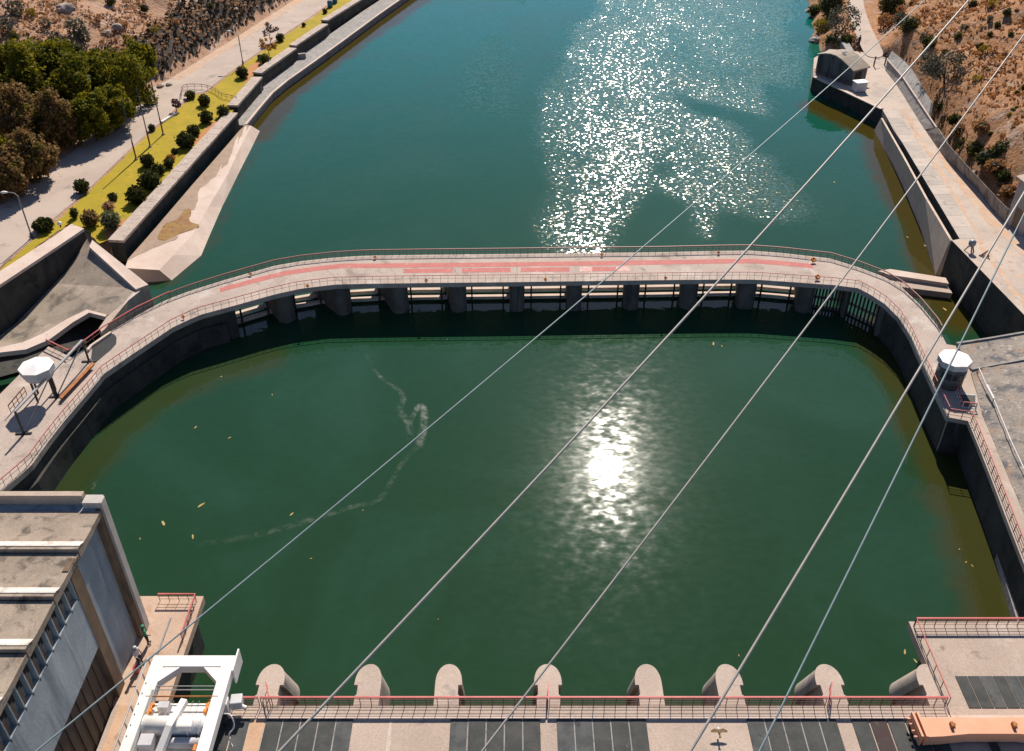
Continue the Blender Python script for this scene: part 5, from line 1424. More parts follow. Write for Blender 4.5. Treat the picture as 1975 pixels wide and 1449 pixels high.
# boathouse on the quay end
def boathouse():
    A = P(1572, 140, ZQ); B = P(1640, 166, ZQ)
    d = (B - A); L = d.length; d.normalize()
    nrm = Vector((-d.y, d.x, 0))
    if nrm.y < 0: nrm = -nrm
    D = 2.6
    t = thing('quay_hut', A + d * L / 2, 'dark concrete quay hut with a curved pale roof at the water', 'hut')
    prof = [(0.0, 2.25), (0.10, 2.45), (0.22, 2.72), (0.36, 2.9), (0.5, 2.92), (0.64, 2.75), (0.8, 2.38), (1.0, 1.85)]
    v = []
    base = [(0.0, 0.0)] + prof + [(1.0, 0.0)]
    for off in (0.0, D):
        for s_, z in base:
            v.append(A + d * (s_ * L) + nrm * off + Vector((0, 0, z)))
    n = len(base)
    f = [list(range(n))[::-1], list(range(n, 2 * n))] + [[0, n, n + 1, 1][::-1], [n - 2, 2 * n - 2, 2 * n - 1, n - 1][::-1]]
    mk('walls', v, f, mat('hut_wall', (0.15, 0.145, 0.14), (0.10, 0.10, 0.10), 1.0, streak=[((0.05, 0.05, 0.05), 1.5, 0.5, 0.66)]), t)
    v, f = [], []
    for (s_, z) in prof:
        for off, dz in ((-0.25, 0.02), (D + 0.25, 0.02), (D + 0.25, 0.17), (-0.25, 0.17)):
            v.append(A + d * ((s_ * 1.06 - 0.03) * L) + nrm * off + Vector((0, 0, z + dz)))
    for i in range(len(prof) - 1):
        for j in range(4):
            f.append([i * 4 + j, i * 4 + (j + 1) % 4, (i + 1) * 4 + (j + 1) % 4, (i + 1) * 4 + j])
    f += [[0, 1, 2, 3][::-1], [(len(prof) - 1) * 4 + j for j in range(4)]]
    rf_ = mk('roof', v, f, mat('hut_roof', (0.42, 0.35, 0.28), (0.34, 0.28, 0.22), 1.0, fine=0.3), t)
    def rp(s_, off, lift):
        for (a, za), (b_, zb_) in zip(prof, prof[1:]):
            if a <= s_ <= b_:
                z = za + (zb_ - za) * (s_ - a) / (b_ - a)
                return A + d * (s_ * L) + nrm * off + Vector((0, 0, z + lift))
    mk('skylight', [rp(0.30, 1.2, 0.2), rp(0.48, 1.2, 0.2), rp(0.48, 2.1, 0.2), rp(0.30, 2.1, 0.2)], [[0, 1, 2, 3]], BLACK, rf_)
    mk('skylight', [rp(0.50, 0.8, 0.2), rp(0.58, 0.8, 0.2), rp(0.58, 1.3, 0.2), rp(0.50, 1.3, 0.2)], [[0, 1, 2, 3]], BLACK, rf_)
    e0 = A + d * (L + 0.02)
    mk('doorway', [e0 + nrm * 0.5, e0 + nrm * 1.7, e0 + nrm * 1.7 + Vector((0, 0, 1.6)), e0 + nrm * 0.5 + Vector((0, 0, 1.6))], [[0, 1, 2, 3]], BLACK, t)
    return A, d, nrm, L
A, d_, nrm_, L_ = boathouse()
railing([A - nrm_ * 0.45 + d_ * 0.2, A - nrm_ * 0.45 + d_ * L_], 'low dark red rail in front of the quay hut', h=0.6, spacing=0.8, rails=(1.0, 0.5), top=0.05, w=0.04, mtop=DARKRED)
c = P(1656, 176, ZQ)
t = thing('white_cabinet', c, 'small white equipment cabinet on the quay next to the hut', 'cabinet')
box('body', c + Vector((0, 0, 0.62)), (1.45, 1.0, 1.1), OFFWHITE, t, 0.25, 0.03)
box('roof', c + Vector((0, 0, 1.22)), (1.65, 1.2, 0.1), WHITE_ROOF, t, 0.25, 0.02)
box('plinth', c + Vector((0, 0, 0.035)), (1.3, 0.9, 0.07), STEEL_DARK, t, 0.25)
# flat concrete trough behind the hut
tr = thing('concrete_trough', P(1640, 95, ZQ), 'narrow concrete trough between hut and gravel path', 'trough')
strip_slab('side', PL([(1616, 70), (1640, 108), (1650, 122)], ZQ + 0.3), PL([(1630, 70), (1652, 106), (1662, 120)], ZQ + 0.3), ZQ - 0.6, ZQ + 0.28, CONC_GREY, tr)
# gate posts
for x, y, l in ((1685, 128, 'gate post beside the yellow green bush'), (1706, 126, 'gate post against the retaining wall')):
    g = P(x, y, ZQ)
    t = thing('gate_post', g, 'dark ' + l, 'post', 'posts of the terrace gate')
    sweep('post', [g, g + Vector((0, 0, 1.3))], 0.14, STEEL_DARK, t)
    sweep('arm', [g + Vector((0, 0, 1.0)), g + Vector((0.7 if x < 1700 else -0.5, 0.1, 0.9))], 0.06, STEEL_DARK, t)
# tower hut cut by the picture edge
c = PT(1985, 445)
t = thing('gauge_tower', c, 'grey concrete tower hut with flat slab roof at the terrace edge', 'hut')
zb_t = zt(c.y)
q = [Vector((p.x, p.y, 0)) for p in (PT(1938, 431), PT(1972, 456), PT(2040, 446), PT(2000, 415))]
prism('walls', q, zb_t - 0.6, zb_t + 4.3, mat('tower_concrete', (0.40, 0.37, 0.35), (0.33, 0.305, 0.285), 0.8, streak=[((0.24, 0.22, 0.21), 1.6, 0.54, 0.7)], fine=0.3), t)
cc = sum(q, Vector()) / 4
prism('roof', [cc + (p - cc) * 1.18 for p in q], zb_t + 4.303, zb_t + 4.5, CONC, t)
e = (q[1] - q[0])
mk('door', [q[0] + e * f_ + Vector((-0.02, -0.03, z_)) for f_, z_ in ((0.3, zb_t), (0.7, zb_t), (0.7, zb_t + 2), (0.3, zb_t + 2))], [[0, 1, 2, 3]], BROWN, t)
# winch and crate on the terrace
g = PT(1870, 486)
t = thing('hand_winch', g, 'small grey hand winch on the quay corner above the dark wall', 'winch')
lathe('drum', g + Vector((0, 0, 0.75)), [(0.22, -0.2), (0.3, 0), (0.3, 0.25), (0.1, 0.4)], STEEL_GREY, t, 12, 0, True)
for a in (0.4, 2.5, 4.6):
    sweep('leg', [g + Vector((math.cos(a) * 0.45, math.sin(a) * 0.45, 0)), g + Vector((0, 0, 0.8))], 0.08, STEEL_DARK, t)
g = PT(1898, 494)
t = thing('steel_bracket', g, 'small dark red steel bracket at the quay edge', 'bracket')
box('plate', g + Vector((0, 0, 0.05)), (0.7, 0.5, 0.09), DARKRED, t, 0.5)
sweep('rib', [g + Vector((-0.25, 0, 0.1)), g + Vector((0.25, 0, 0.55))], 0.09, DARKRED, t)
sweep('rib', [g + Vector((0.25, -0.1, 0.1)), g + Vector((0.25, -0.1, 0.6))], 0.09, DARKRED, t)

# shrubs and trees, right bank
g = hill_point(1822, 172, zright)
tree(g, 4.6, (3.0, 2.6, 1.9), LEAF_GREY, 'sparse grey green tree leaning above the retaining wall', n=2600, clumps=40, spread=0.3, leaf=0.10, lean=(-0.8, -0.3), trunk_r=0.14)
for (x, y, rp, m, l) in ((1622, 50, 30, LEAF_GREY, 'large grey leafless bush on the shore'), (1600, 18, 26, LEAF_SCRUB, 'dark green bush at the top of the shore'), (1583, 55, 14, LEAF_YELLOW, 'yellow green bush hanging over the water'), (1604, 88, 17, LEAF_SCRUB, 'dark bush behind the quay hut'), (1628, 85, 14, LEAF_SCRUB, 'dark low bush beside the trough'), (1570, 25, 12, LEAF_SCRUB, 'small dark bush at the waterline'), (1668, 124, 9, LEAF_YELLOW, 'bright yellow green bush by the terrace gate'), (1715, 15, 24, LEAF_SCRUB, 'large green bush beside the gravel path'), (1705, 45, 14, LEAF_DRY, 'dry orange bush beside the gravel path'), (1752, 55, 17, LEAF_SCRUB, 'dark bush on the slope under the thin cable'), (1735, 42, 13, LEAF_GREY, 'grey shrub on the slope under the thin cable'), (1790, 85, 12, LEAF_SCRUB, 'dark green bush at the top of the retaining wall')):
    g = hill_point(x, y + rp * 0.5, zright, 3)
    r = rp / pxm(x, y, g.z)
    bush(g, r, m, l, None, n=900 if rp > 20 else 450, squash=0.9, core=(m is LEAF_SCRUB), leaf=0.12)
cnt = 0
rr = random.Random(3)
while cnt < 62:
    x, y = rr.uniform(1700, 2010), rr.uniform(-30, 420)
    p = hill_point(x, y, zright)
    if p.z < ZQ + 1.6 or zright(p.x, p.y) < ZQ + 1.6: continue
    rp = rr.choice([4, 5, 6, 7, 9])
    m, nm = rr.choice([(LEAF_SCRUB, 'dark green shrub'), (LEAF_SCRUB, 'dark green shrub'), (LEAF_YELLOW, 'yellow green shrub'), (LEAF_DRY, 'dry orange shrub'), (LEAF_GREY, 'grey shrub')])
    bush(p, rp / pxm(x, y, p.z), m, 'small ' + nm + ' dotted on the orange hillside above the terrace', 'shrubs on the orange hillside', n=140, squash=0.95, core=(m is LEAF_SCRUB), name='shrub', cat='shrub', leaf=0.09)
    cnt += 1
DARKSC = sorted([(1820, 215), (1840, 240), (1850, 265), (1862, 290), (1880, 300), (1900, 320), (1918, 335), (1930, 300), (1935, 350), (1850, 310), (1890, 255), (1945, 380)], key=lambda q: q[0])
for od, (x, y) in enumerate(DARKSC):
    p = hill_point(x, y, zright)
    bush(p, rr.uniform(0.8, 1.5), rr.choice([LEAF_SCRUB, LEAF_TOPIARY, LEAF_DRY]), ['first', 'second', 'third', 'fourth', 'fifth', 'sixth', 'seventh', 'eighth', 'ninth', 'tenth', 'eleventh', 'twelfth'][od] + ' scrub bush above the long stained wall, counted from the gate end', 'scrub above the stained wall', n=420, squash=0.7, core=True, leaf=0.11)

# dry grass and stones: uncountable cover
def scatter(name, n, region, zf, m, label, size, hz, seed, cond):
    rg = np.random.default_rng(seed)
    (x0, x1), (y0, y1) = region
    Xr, Yr = rg.uniform(x0, x1, n), rg.uniform(y0, y1, n)
    keep = cond(Xr, Yr)
    Xr, Yr = Xr[keep], Yr[keep]
    Zs = np.array([zf(a, b_) for a, b_ in zip(Xr, Yr)])
    k = 3
    C = np.stack([Xr, Yr, Zs], 1)
    Q = []
    for j in range(k):
        a = rg.uniform(0, math.pi, len(C))
        s = size * rg.uniform(0.5, 1.3, len(C))
        h = hz * rg.uniform(0.5, 1.4, len(C))
        dx, dy = np.cos(a) * s, np.sin(a) * s
        lx, ly = rg.normal(0, 0.12, len(C)), rg.normal(0, 0.12, len(C))
        b0 = C + np.stack([-dx, -dy, np.full(len(C), -0.05)], 1)
        b1 = C + np.stack([dx, dy, np.full(len(C), -0.05)], 1)
        t1 = C + np.stack([dx * 1.1 + lx, dy * 1.1 + ly, h], 1)
        t0 = C + np.stack([-dx * 1.1 + lx, -dy * 1.1 + ly, h * rg.uniform(0.6, 1, len(C))], 1)
        Q.append(np.stack([b0, b1, t1, t0], 1))
    o = fast_quads(name, np.concatenate(Q), m)
    tag(o, label, 'dry grass', kind='stuff')
def condR(x, y):
    d, s = seg_dist(x, y, FOOT_R)
    return (s < 0) & (d > 1.3) & (x < 40 + (y - 60) * 0.9 + 40) & (fbm(x * 0.25, y * 0.25) > 0.40)
scatter('dry_grass', 60000, ((35, 110), (60, 190)), zright, LEAF_DRY, 'dry orange grass tufts covering the hillside above the terrace', 0.12, 0.24, 5, condR)
def condL(x, y):
    d, s = seg_dist(x, y, FOOT_L)
    return (s > 0) & (d > 1.5) & (d < 45) & (fbm(x * 0.22, y * 0.22) > 0.36)
scatter('dry_grass', 46000, ((-85, -15), (85, 200)), zleft, leafmat('leaf_straw', (0.58, 0.36, 0.20), (0.40, 0.22, 0.11), (0.62, 0.45, 0.29), 0.35), 'dry brown grass tufts covering the hillside above the grove', 0.12, 0.2, 6, condL)
def condB(x, y):
    d, s = seg_dist(x, y, FOOT_L)
    return (s > 0) & (d > 0.5) & (d < 7) & (y > 105)
scatter('bank_scrub', 12000, ((-60, 0), (100, 210)), zleft, leafmat('leaf_burnt', (0.03, 0.028, 0.02), (0.13, 0.09, 0.055), (0.05, 0.05, 0.025), 0.15), 'dark burnt scrub on the steep bank above the road', 0.17, 0.36, 8, condB)
def stones(name, n, region, zf, seed, cond, label, big=0.3):
    rg = np.random.default_rng(seed)
    (x0, x1), (y0, y1) = region
    Xr, Yr = rg.uniform(x0, x1, n), rg.uniform(y0, y1, n)
    k = cond(Xr, Yr); Xr, Yr = Xr[k], Yr[k]
    oct_ = np.array([(1, 0, 0), (0, 1, 0), (-1, 0, 0), (0, -1, 0), (0, 0, 1), (0, 0, -1)], float)
    fc = [(0, 1, 4), (1, 2, 4), (2, 3, 4), (3, 0, 4), (1, 0, 5), (2, 1, 5), (3, 2, 5), (0, 3, 5)]
    V_, F_ = [], []
    for x, y in zip(Xr, Yr):
        r = big * rg.uniform(0.25, 1) ** 2 + 0.05
        a = rg.uniform(0, 6.28); ca, sa = math.cos(a), math.sin(a)
        sc_ = rg.uniform(0.6, 1.3, (6, 1))
        q = oct_ * sc_ * r * np.array([1.2, 0.9, 0.6])
        q = np.stack([q[:, 0] * ca - q[:, 1] * sa + x, q[:, 0] * sa + q[:, 1] * ca + y, q[:, 2] + zf(x, y) + r * 0.15], 1)
        o = len(V_)
        V_ += q.tolist(); F_ += [[i + o for i in t_] for t_ in fc]
    ob = mk(name, V_, F_, ROCK)
    tag(ob, label, 'stones', kind='stuff')
stones('loose_stones', 6000, ((35, 110), (60, 185)), zright, 11, condR, 'pale loose stones strewn over the orange hillside')
stones('loose_stones', 3600, ((-80, -20), (95, 190)), zleft, 12, condL, 'pale loose stones strewn over the brown hillside')
def condS(x, y):
    d, s = seg_dist(x, y, SHORE)
    return (y > 122) & (d < 2.2)
stones('shore_rocks', 420, ((48, 70), (120, 175)), lambda x, y: max(zright(x, y), -0.2), 13, condS, 'pale rocks along the shore beyond the quay hut', 0.6)
BOULD = [(310, 168, 0.5, 'grey boulder at the road edge under the last tree'), (326, 165, 0.4, 'brown boulder beside the road under the dark bank'), (128, 20, 1.2, 'pale white rock outcrop on the brown hillside'), (226, 55, 0.7, 'pale boulder high on the brown hillside'), (205, 66, 0.6, 'pale boulder in the scrub of the brown hillside'), (1562, 27, 0.9, 'pale rock at the waterline among shore bushes'), (1573, 80, 0.9, 'pale rock beside the quay hut')]
for (x, y, r, l) in BOULD:
    zf = zleft if x < 900 else zright
    p = hill_point(x, y, zf, 3)
    bm = bmesh.new()
    bmesh.ops.create_icosphere(bm, subdivisions=3, radius=r)
    for v_ in bm.verts:
        n_ = float(fbm(np.array([v_.co.x * 2 / r + x]), np.array([v_.co.y * 2 / r + v_.co.z * 3 / r]))[0])
        v_.co *= 0.6 + 0.75 * n_
        v_.co.z *= 0.65
    me = bpy.data.meshes.new('boulder'); bm.to_mesh(me); bm.free(); me.materials.append(ROCK)
    o = link(bpy.data.objects.new('boulder', me)); o.location = p + Vector((0, 0, r * 0.2))
    tag(o, l, 'rock', 'boulders on the banks')

# ------------------------------------------------------------------ poles, lamps, drums
def lamp(bx, by, tx, ty, hx, hy, label):
    b_ = P(bx, by, ZL)
    top = PY(tx, ty, b_.y)
    h = top.z - b_.z
    t = thing('street_lamp', b_, label, 'street lamp', 'street lamps along the road')
    tp = Vector((b_.x, b_.y, top.z))
    hd = PY(hx, hy, b_.y + 0.1)
    sweep('pole', [b_, tp], 0.13, STEEL_GREY, t, n=8)
    sweep('arm', smooth_path([tp, tp.lerp(hd, 0.25) + Vector((0, 0, 0.25)), hd], 2), 0.09, GALV, t, n=6)
    v, f = lathe_geo((0, 0, 0), [(0.02, -0.07), (0.16, -0.05), (0.20, 0.0), (0.1, 0.08), (0.02, 0.1)], 10)
    d = (hd - tp); d.z = 0; d.normalize()
    v = [hd + d * (q[0] * 2.0) + Vector((-d.y, d.x, 0)) * q[1] + Vector((0, 0, q[2])) for q in v]
    mk('lamp_head', v, f, WHITE, t, True)
    sweep('base', [b_, b_ + Vector((0, 0, 0.5))], 0.22, STEEL_DARK, t, n=8)
lamp(62, 459, 33, 378, 8, 371, 'grey street lamp with white head by the near end of the lawn')
lamp(469, 125, 455, 70, 441, 60, 'grey street lamp with white head by the far lawn')
for bx, by, tx, ty, l in ((263, 308, 231, 192, 'nearest of three red footed flagpoles on the lawn'), (290, 283.5, 262, 172, 'middle of three red footed flagpoles on the lawn'), (315, 260, 289, 150, 'farthest of three red footed flagpoles on the lawn')):
    b_ = P(bx, by, ZL + 0.02)
    h = PY(tx, ty, b_.y).z - b_.z
    t = thing('flagpole', b_, l, 'flagpole', 'flagpoles on the lawn')
    for z0, z1, m, w_ in ((0.0, 0.12, CONC_GREY, 0.4), (0.12, 0.3 * h, DARKRED, 0.16), (0.3 * h, 0.62 * h, STEEL_GREY, 0.13), (0.62 * h, h, mat('blue_pole_paint', (0.012, 0.05, 0.10), (0.015, 0.06, 0.09), 2.0, rough=0.5), 0.12)):
        sweep('foot' if z0 == 0 else 'pole_section', [b_ + Vector((0, 0, z0)), b_ + Vector((0, 0, z1))], w_, m, t, n=8)
for x, y, l in ((637, 14, 'blue plastic drum nearest the parapet at the head of the lawn'), (646, 6, 'blue plastic drum at the edge of the road head'), (500, 114, 'small blue drum beside the orange leaved shrub')):
    p = P(x, y, ZL + 0.02)
    t = thing('blue_drum', p, l, 'drum')
    s_ = 0.75 if x > 600 else 0.4
    lathe('body', p, [(0.5 * s_, 0), (0.56 * s_, 0.1 * s_), (0.53 * s_, 0.6 * s_), (0.58 * s_, 0.65 * s_), (0.53 * s_, 1.2 * s_), (0.45 * s_, 1.3 * s_)], BLUE, t, 14, 0, True)
    lathe('lid', p + Vector((0, 0, 1.3 * s_)), [(0.4 * s_, 0.0), (0.4 * s_, 0.06 * s_)], STEEL_DARK, t, 12)

# ------------------------------------------------------------------ people
def person(base, face, shirt, trousers, label, hair=BLACK, lean=0.0, arm=0.3, h=1.72):
    """one continuous skinned body standing at base, facing angle `face`"""
    k = h / 1.75
    J = {'pel': (0, 0, 0.95), 'spine': (0, 0.01, 1.18), 'chest': (0, 0.0, 1.38), 'neck': (0, 0.02, 1.52), 'head': (0, 0.04, 1.62), 'crown': (0, 0.03, 1.70),
         'hl': (0.1, 0, 0.9), 'kl': (0.11, 0.03, 0.5), 'al': (0.11, -0.02, 0.09), 'tl': (0.12, 0.15, 0.04),
         'hr': (-0.1, 0, 0.9), 'kr': (-0.11, 0.06, 0.5), 'ar': (-0.12, 0.05, 0.09), 'tr': (-0.13, 0.22, 0.04),
         'sl': (0.19, 0, 1.42), 'el': (0.25, -0.02 + arm * 0.2, 1.14), 'wl': (0.24, 0.1 + arm * 0.4, 0.93 + arm * 0.2), 'fl': (0.23, 0.16 + arm * 0.5, 0.85 + arm * 0.25),
         'sr': (-0.19, 0, 1.42), 'er': (-0.25, -0.04, 1.13), 'wr': (-0.25, 0.06, 0.9), 'fr': (-0.25, 0.09, 0.81)}
    Rr = {'pel': 0.15, 'spine': 0.135, 'chest': 0.15, 'neck': 0.06, 'head': 0.1, 'crown': 0.085, 'hl': 0.1, 'kl': 0.068, 'al': 0.045, 'tl': 0.04, 'sl': 0.07, 'el': 0.047, 'wl': 0.034, 'fl': 0.035}
    for q in 'hkatsewf':
        if q + 'l' in Rr: Rr[q + 'r'] = Rr[q + 'l']
    E = [('pel', 'spine'), ('spine', 'chest'), ('chest', 'neck'), ('neck', 'head'), ('head', 'crown'), ('pel', 'hl'), ('hl', 'kl'), ('kl', 'al'), ('al', 'tl'), ('pel', 'hr'), ('hr', 'kr'), ('kr', 'ar'), ('ar', 'tr'), ('chest', 'sl'), ('sl', 'el'), ('el', 'wl'), ('wl', 'fl'), ('chest', 'sr'), ('sr', 'er'), ('er', 'wr'), ('wr', 'fr')]
    ks = list(J)
    me = bpy.data.meshes.new('body')
    me.from_pydata([tuple(c * k for c in J[q]) for q in ks], [(ks.index(a), ks.index(b_)) for a, b_ in E], [])
    tmp = bpy.data.objects.new('tmp_body', me); COL.objects.link(tmp)
    sk = tmp.modifiers.new('skin', 'SKIN')
    for i, q in enumerate(ks):
        sv_ = me.skin_vertices[0].data[i]; sv_.radius = (Rr[q] * k, Rr[q] * k * 0.8); sv_.use_root = (q == 'pel')
    ss_ = tmp.modifiers.new('sub', 'SUBSURF'); ss_.levels = 2; ss_.render_levels = 2
    dg = bpy.context.evaluated_depsgraph_get()
    em = bpy.data.meshes.new_from_object(tmp.evaluated_get(dg))
    bpy.data.objects.remove(tmp)
    em.materials.clear()
    for m in (shirt, trousers, SKIN, BLACK): em.materials.append(m)
    for p in em.polygons:
        c_ = p.center / k; p.use_smooth = True
        if c_.z > 1.5 : p.material_index = 2
        elif c_.z < 0.1: p.material_index = 3
        elif abs(c_.x) > 0.2 and c_.z < 1.12: p.material_index = 2
        elif c_.z < 0.98: p.material_index = 1
        else: p.material_index = 0
    t = thing('person', base, label, 'person', None)
    t.rotation_euler = (0, 0, face)
    o = bpy.data.objects.new('body', em); COL.objects.link(o); o.parent = t
    v, f = lathe_geo((0, 0.025 * k, 1.615 * k), [(0.105 * k, 0.02 * k), (0.112 * k, 0.07 * k), (0.09 * k, 0.135 * k), (0.03 * k, 0.165 * k)], 12)
    hme = bpy.data.meshes.new('hat'); hme.from_pydata([tuple(q) for q in v], [], f); hme.materials.append(hair)
    ho = bpy.data.objects.new('hat', hme); COL.objects.link(ho); ho.parent = t
    return t
GREEN_CLOTH = mat('green_cloth', (0.05, 0.30, 0.17), (0.04, 0.24, 0.14), 6.0)
WHITE_CLOTH = mat('white_cloth', (0.62, 0.62, 0.64), (0.5, 0.5, 0.53), 6.0)
NAVY_CLOTH = mat('navy_cloth', (0.02, 0.025, 0.045), (0.03, 0.035, 0.05), 6.0)
b1 = P(276, 1243, ZD); b2 = P(260, 1283, ZD)
person((XL + 0.34, b1.y, ZD + 0.004), R(-60), GREEN_CLOTH, NAVY_CLOTH, 'person in a green top standing against the building wall', hair=GREEN_CLOTH, h=1.45)
person((XL + 0.36, b2.y, ZD + 0.004), R(-110), WHITE_CLOTH, NAVY_CLOTH, 'person in a pale top and dark trousers by the building wall', hair=WHITE_CLOTH, arm=0.6, h=1.45)
person(P(1654.5, 92, ZQ + 0.08), R(200), NAVY_CLOTH, NAVY_CLOTH, 'person in dark clothes walking on the gravel path by the hut')
p = Vector((XL + 0.3, P(247, 1296, ZD).y, ZD))
t = thing('red_bucket', p, 'small red bucket at the foot of the building wall', 'bucket')
lathe('pail', p, [(0.13, 0), (0.18, 0.34), (0.16, 0.34), (0.11, 0.03)], REDPAINT, t, 12, 0, True)
v, f = torus_geo(p + Vector((0, 0, 0.36)), 0.17, 0.012, (1, 0.2, 0.3), 12, 5)
mk('handle', v, f, STEEL_GREY, t, True)

# bird over the deck
p = P(1387, 1412, ZD + 0.35)
t = thing('bird', p, 'brown winged bird with a white head gliding low over the deck', 'bird')
v, f = lathe_geo((0, 0, 0), [(0.01, -0.2), (0.05, -0.1), (0.065, 0.02), (0.045, 0.13), (0.05, 0.18), (0.03, 0.23), (0.008, 0.26)], 10)
def orient(q): return (p.x + q[0], p.y + q[2], p.z + q[1])
v = [orient(q) for q in v]
# wings and tail belong to the same body mesh
o_ = len(v)
for s_ in (-1, 1):
    b0 = len(v)
    for (x, y, z) in ((0.03, 0.1, 0.02), (0.2, 0.14, 0.06), (0.4, 0.04, 0.03), (0.36, -0.03, 0.02), (0.2, -0.04, 0.045), (0.03, -0.06, 0.02)):
        v += [(p.x + s_ * x, p.y + y, p.z + z + 0.008), (p.x + s_ * x, p.y + y, p.z + z - 0.008)]
    top = [b0 + 2 * i for i in range(6)]; bot = [b0 + 2 * i + 1 for i in range(6)]
    f += [top if s_ < 0 else top[::-1], bot if s_ > 0 else bot[::-1]]
    f += [[top[i], top[(i + 1) % 6], bot[(i + 1) % 6], bot[i]] for i in range(6)]
b0 = len(v)
v += [(p.x - 0.03, p.y - 0.15, p.z), (p.x + 0.03, p.y - 0.15, p.z), (p.x + 0.07, p.y - 0.32, p.z), (p.x - 0.07, p.y - 0.32, p.z), (p.x, p.y - 0.2, p.z + 0.015)]
f += [[b0, b0 + 1, b0 + 4], [b0 + 1, b0 + 2, b0 + 4], [b0 + 2, b0 + 3, b0 + 4], [b0 + 3, b0, b0 + 4], [b0, b0 + 3, b0 + 2, b0 + 1]]
bird_m = mat('brown_feather', (0.22, 0.14, 0.052), (0.13, 0.085, 0.05), 12.0)
ob = mk('body', v, f, [bird_m, WHITE], t)
for pl_ in ob.data.polygons:
    if pl_.center.y > p.y + 0.12 and abs(pl_.center.x - p.x) < 0.07: pl_.material_index = 1

# ------------------------------------------------------------------ cables overhead
CAB = [((70, 1449), (1740, 40), 22, 44, CABLE_COOL, 'pale blue overhead cable crossing the pool from the service building', 17, 0.046),
       ((540, 1449), (1869, 0), 22, 38, CABLE, 'pale overhead cable crossing the bridge at its middle', 19, 0.075),
       ((930, 1449), (1975, 67), 22, 34, CABLE, 'pale overhead cable crossing the end of the red strip', 13, 0.054),
       ((1371, 1384), (1975, 372), 22, 30, CABLE, 'pale overhead cable passing just before the white kiosk', 4, 0.07),
       ((1465, 1449), (1975, 413), 20, 26, CABLE_COOL, 'bluish overhead cable passing over the white octagonal kiosk', 6, 0.048)]
for a, b_, d0, d1, m, l, sag, dia in CAB:
    A, B = PD(*a, d0), PD(*b_, d1)
    dirn = B - A
    A2, B2 = A - dirn * 0.12, B + dirn * 0.25
    L = (B2 - A2)
    pts = []
    sm = sag / FPX * (d0 + d1) / 2 * 1.25
    for i in range(25):
        f_ = i / 24
        q = A2 + L * f_
        u_ = (f_ * 1.37 - 0.12)
        q = q - Vector((0, 0, 1)) * (4 * sm * u_ * (1 - u_) * 0.9)
        pts.append(q)
    o = sweep('overhead_cable', pts, dia, m, None, n=8, smooth=True)
    tag(o, l, 'cable', 'overhead cables')

# ------------------------------------------------------------------ flotsam and foam on the pool
def foam_material():
    m, t, b = nt('foam_film')
    b.inputs['Base Color'].default_value = (0.62, 0.62, 0.55, 1)
    b.inputs['Roughness'].default_value = 0.8
    g = N(t, 'ShaderNodeNewGeometry')
    n1 = noise(t, g.outputs['Position'], 1.4, 5, 0.65, 0.8)
    fac = remap(t, n1.outputs['Fac'], 0.36, 0.74)
    at = N(t, 'ShaderNodeAttribute', attribute_name='edge').outputs['Fac']
    mu = N(t, 'ShaderNodeMath', operation='MULTIPLY'); t.links.new(fac, mu.inputs[0]); t.links.new(at, mu.inputs[1])
    t.links.new(mu.outputs[0], b.inputs['Alpha'])
    return m
FOAMM = foam_material()
def foam(px, widths, strength, label):
    path = smooth_path(PL(px, 0.012), 2)
    n = len(path)
    v, e = [], []
    for i, p in enumerate(path):
        d = path[min(i + 1, n - 1)] - path[max(i - 1, 0)]; d.normalize()
        s_ = Vector((-d.y, d.x, 0))
        f_ = i / (n - 1) * (len(widths) - 1); j = min(int(f_), len(widths) - 2)
        w = widths[j] + (widths[j + 1] - widths[j]) * (f_ - j)
        for k, ed in ((-1, 0), (-0.4, 1), (0.4, 1), (1, 0)):
            v.append(p + s_ * (w * k)); e.append(ed * strength * min(1, 4 * i / n, 4 * (n - 1 - i) / n))
    f = [[i * 4 + k, i * 4 + k + 1, i * 4 + 5 + k, i * 4 + 4 + k] for i in range(n - 1) for k in range(3)]
    o = mk('foam_streak', v, f, FOAMM)
    at = o.data.attributes.new('edge', 'FLOAT', 'POINT'); at.data.foreach_set('value', np.array(e, np.float32))
    tag(o, label, 'foam', kind='stuff')
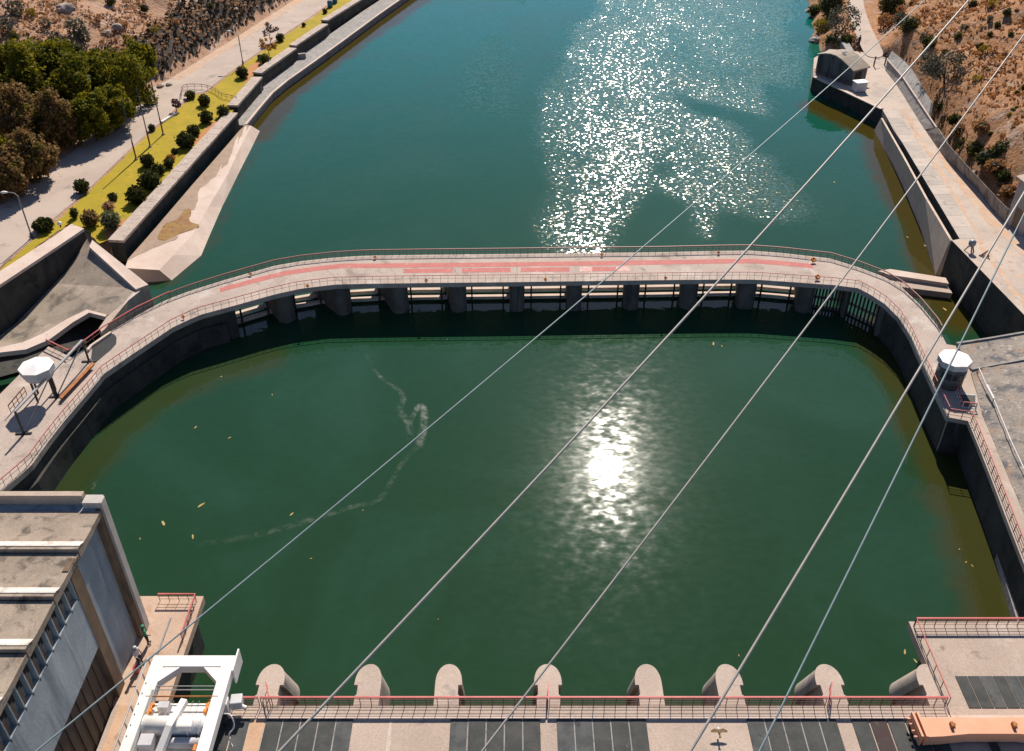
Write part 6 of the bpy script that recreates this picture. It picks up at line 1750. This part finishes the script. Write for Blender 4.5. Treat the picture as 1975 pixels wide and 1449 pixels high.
foam([(705, 680), (722, 715), (745, 738), (772, 752), (780, 775), (768, 792), (786, 810), (794, 835), (790, 850)], [0.15, 0.2, 0.3, 0.35, 0.3], 0.15, 'faint foam thread on the pool leading to the loop')
foam([(790, 815), (800, 795), (812, 778), (820, 795), (816, 825), (811, 855), (800, 868)], [0.22, 0.3, 0.38, 0.34], 0.32, 'bright foam loop on the still pool')
foam([(805, 862), (785, 882), (770, 900), (752, 935), (735, 962), (715, 972), (690, 974), (640, 990), (560, 1015), (470, 1038), (380, 1050)], [0.3, 0.25, 0.25, 0.3, 0.3], 0.09, 'faint foam tail trailing across the pool')
FLOT = [(427, 727, 0.22), (525, 762, 0.2), (377, 825, 0.3), (443, 845, 0.26), (315, 1010, 0.5), (388, 975, 0.5), (372, 1036, 0.4), (563, 992, 0.34), (270, 1040, 0.2), (600, 1078, 0.14), (845, 1195, 0.12), (700, 985, 0.14), (1376, 664, 0.45), (1392, 668, 0.25), (1240, 1045, 0.12), (1425, 1265, 0.14), (1745, 1258, 0.35), (1765, 1275, 0.28), (1863, 1085, 0.2), (1875, 1092, 0.18), (1850, 1060, 0.18), (1609, 352, 0.35), (1785, 475, 0.45), (1750, 458, 0.3), (1822, 597, 0.5), (863, 656, 0.16), (1230, 700, 0.12)]
FLOTM = mat('yellow_leaf_litter', (0.34, 0.24, 0.06), (0.42, 0.33, 0.14), 3.0, rough=0.8)
for i, (x, y, s_) in enumerate(FLOT):
    p = P(x, y, 0.0)
    a = random.uniform(0.6, 2.2)
    n = 7
    top = []
    for k in range(n):
        b_ = 2 * math.pi * k / n
        rx, ry = s_ * 0.55 * random.uniform(0.8, 1.2), s_ * 0.16 * random.uniform(0.7, 1.3)
        u_, w_ = math.cos(b_) * rx, math.sin(b_) * ry
        top.append((p.x + u_ * math.cos(a) - w_ * math.sin(a), p.y + u_ * math.sin(a) + w_ * math.cos(a)))
    o = prism('floating_leaf', top, 0.004, 0.03, FLOTM)
    tag(o, 'yellow scrap of leaf litter floating on the green water', 'leaf litter', 'leaf litter floating on the water')

SC.cycles.max_bounces = 6
SC.cycles.use_denoising = True
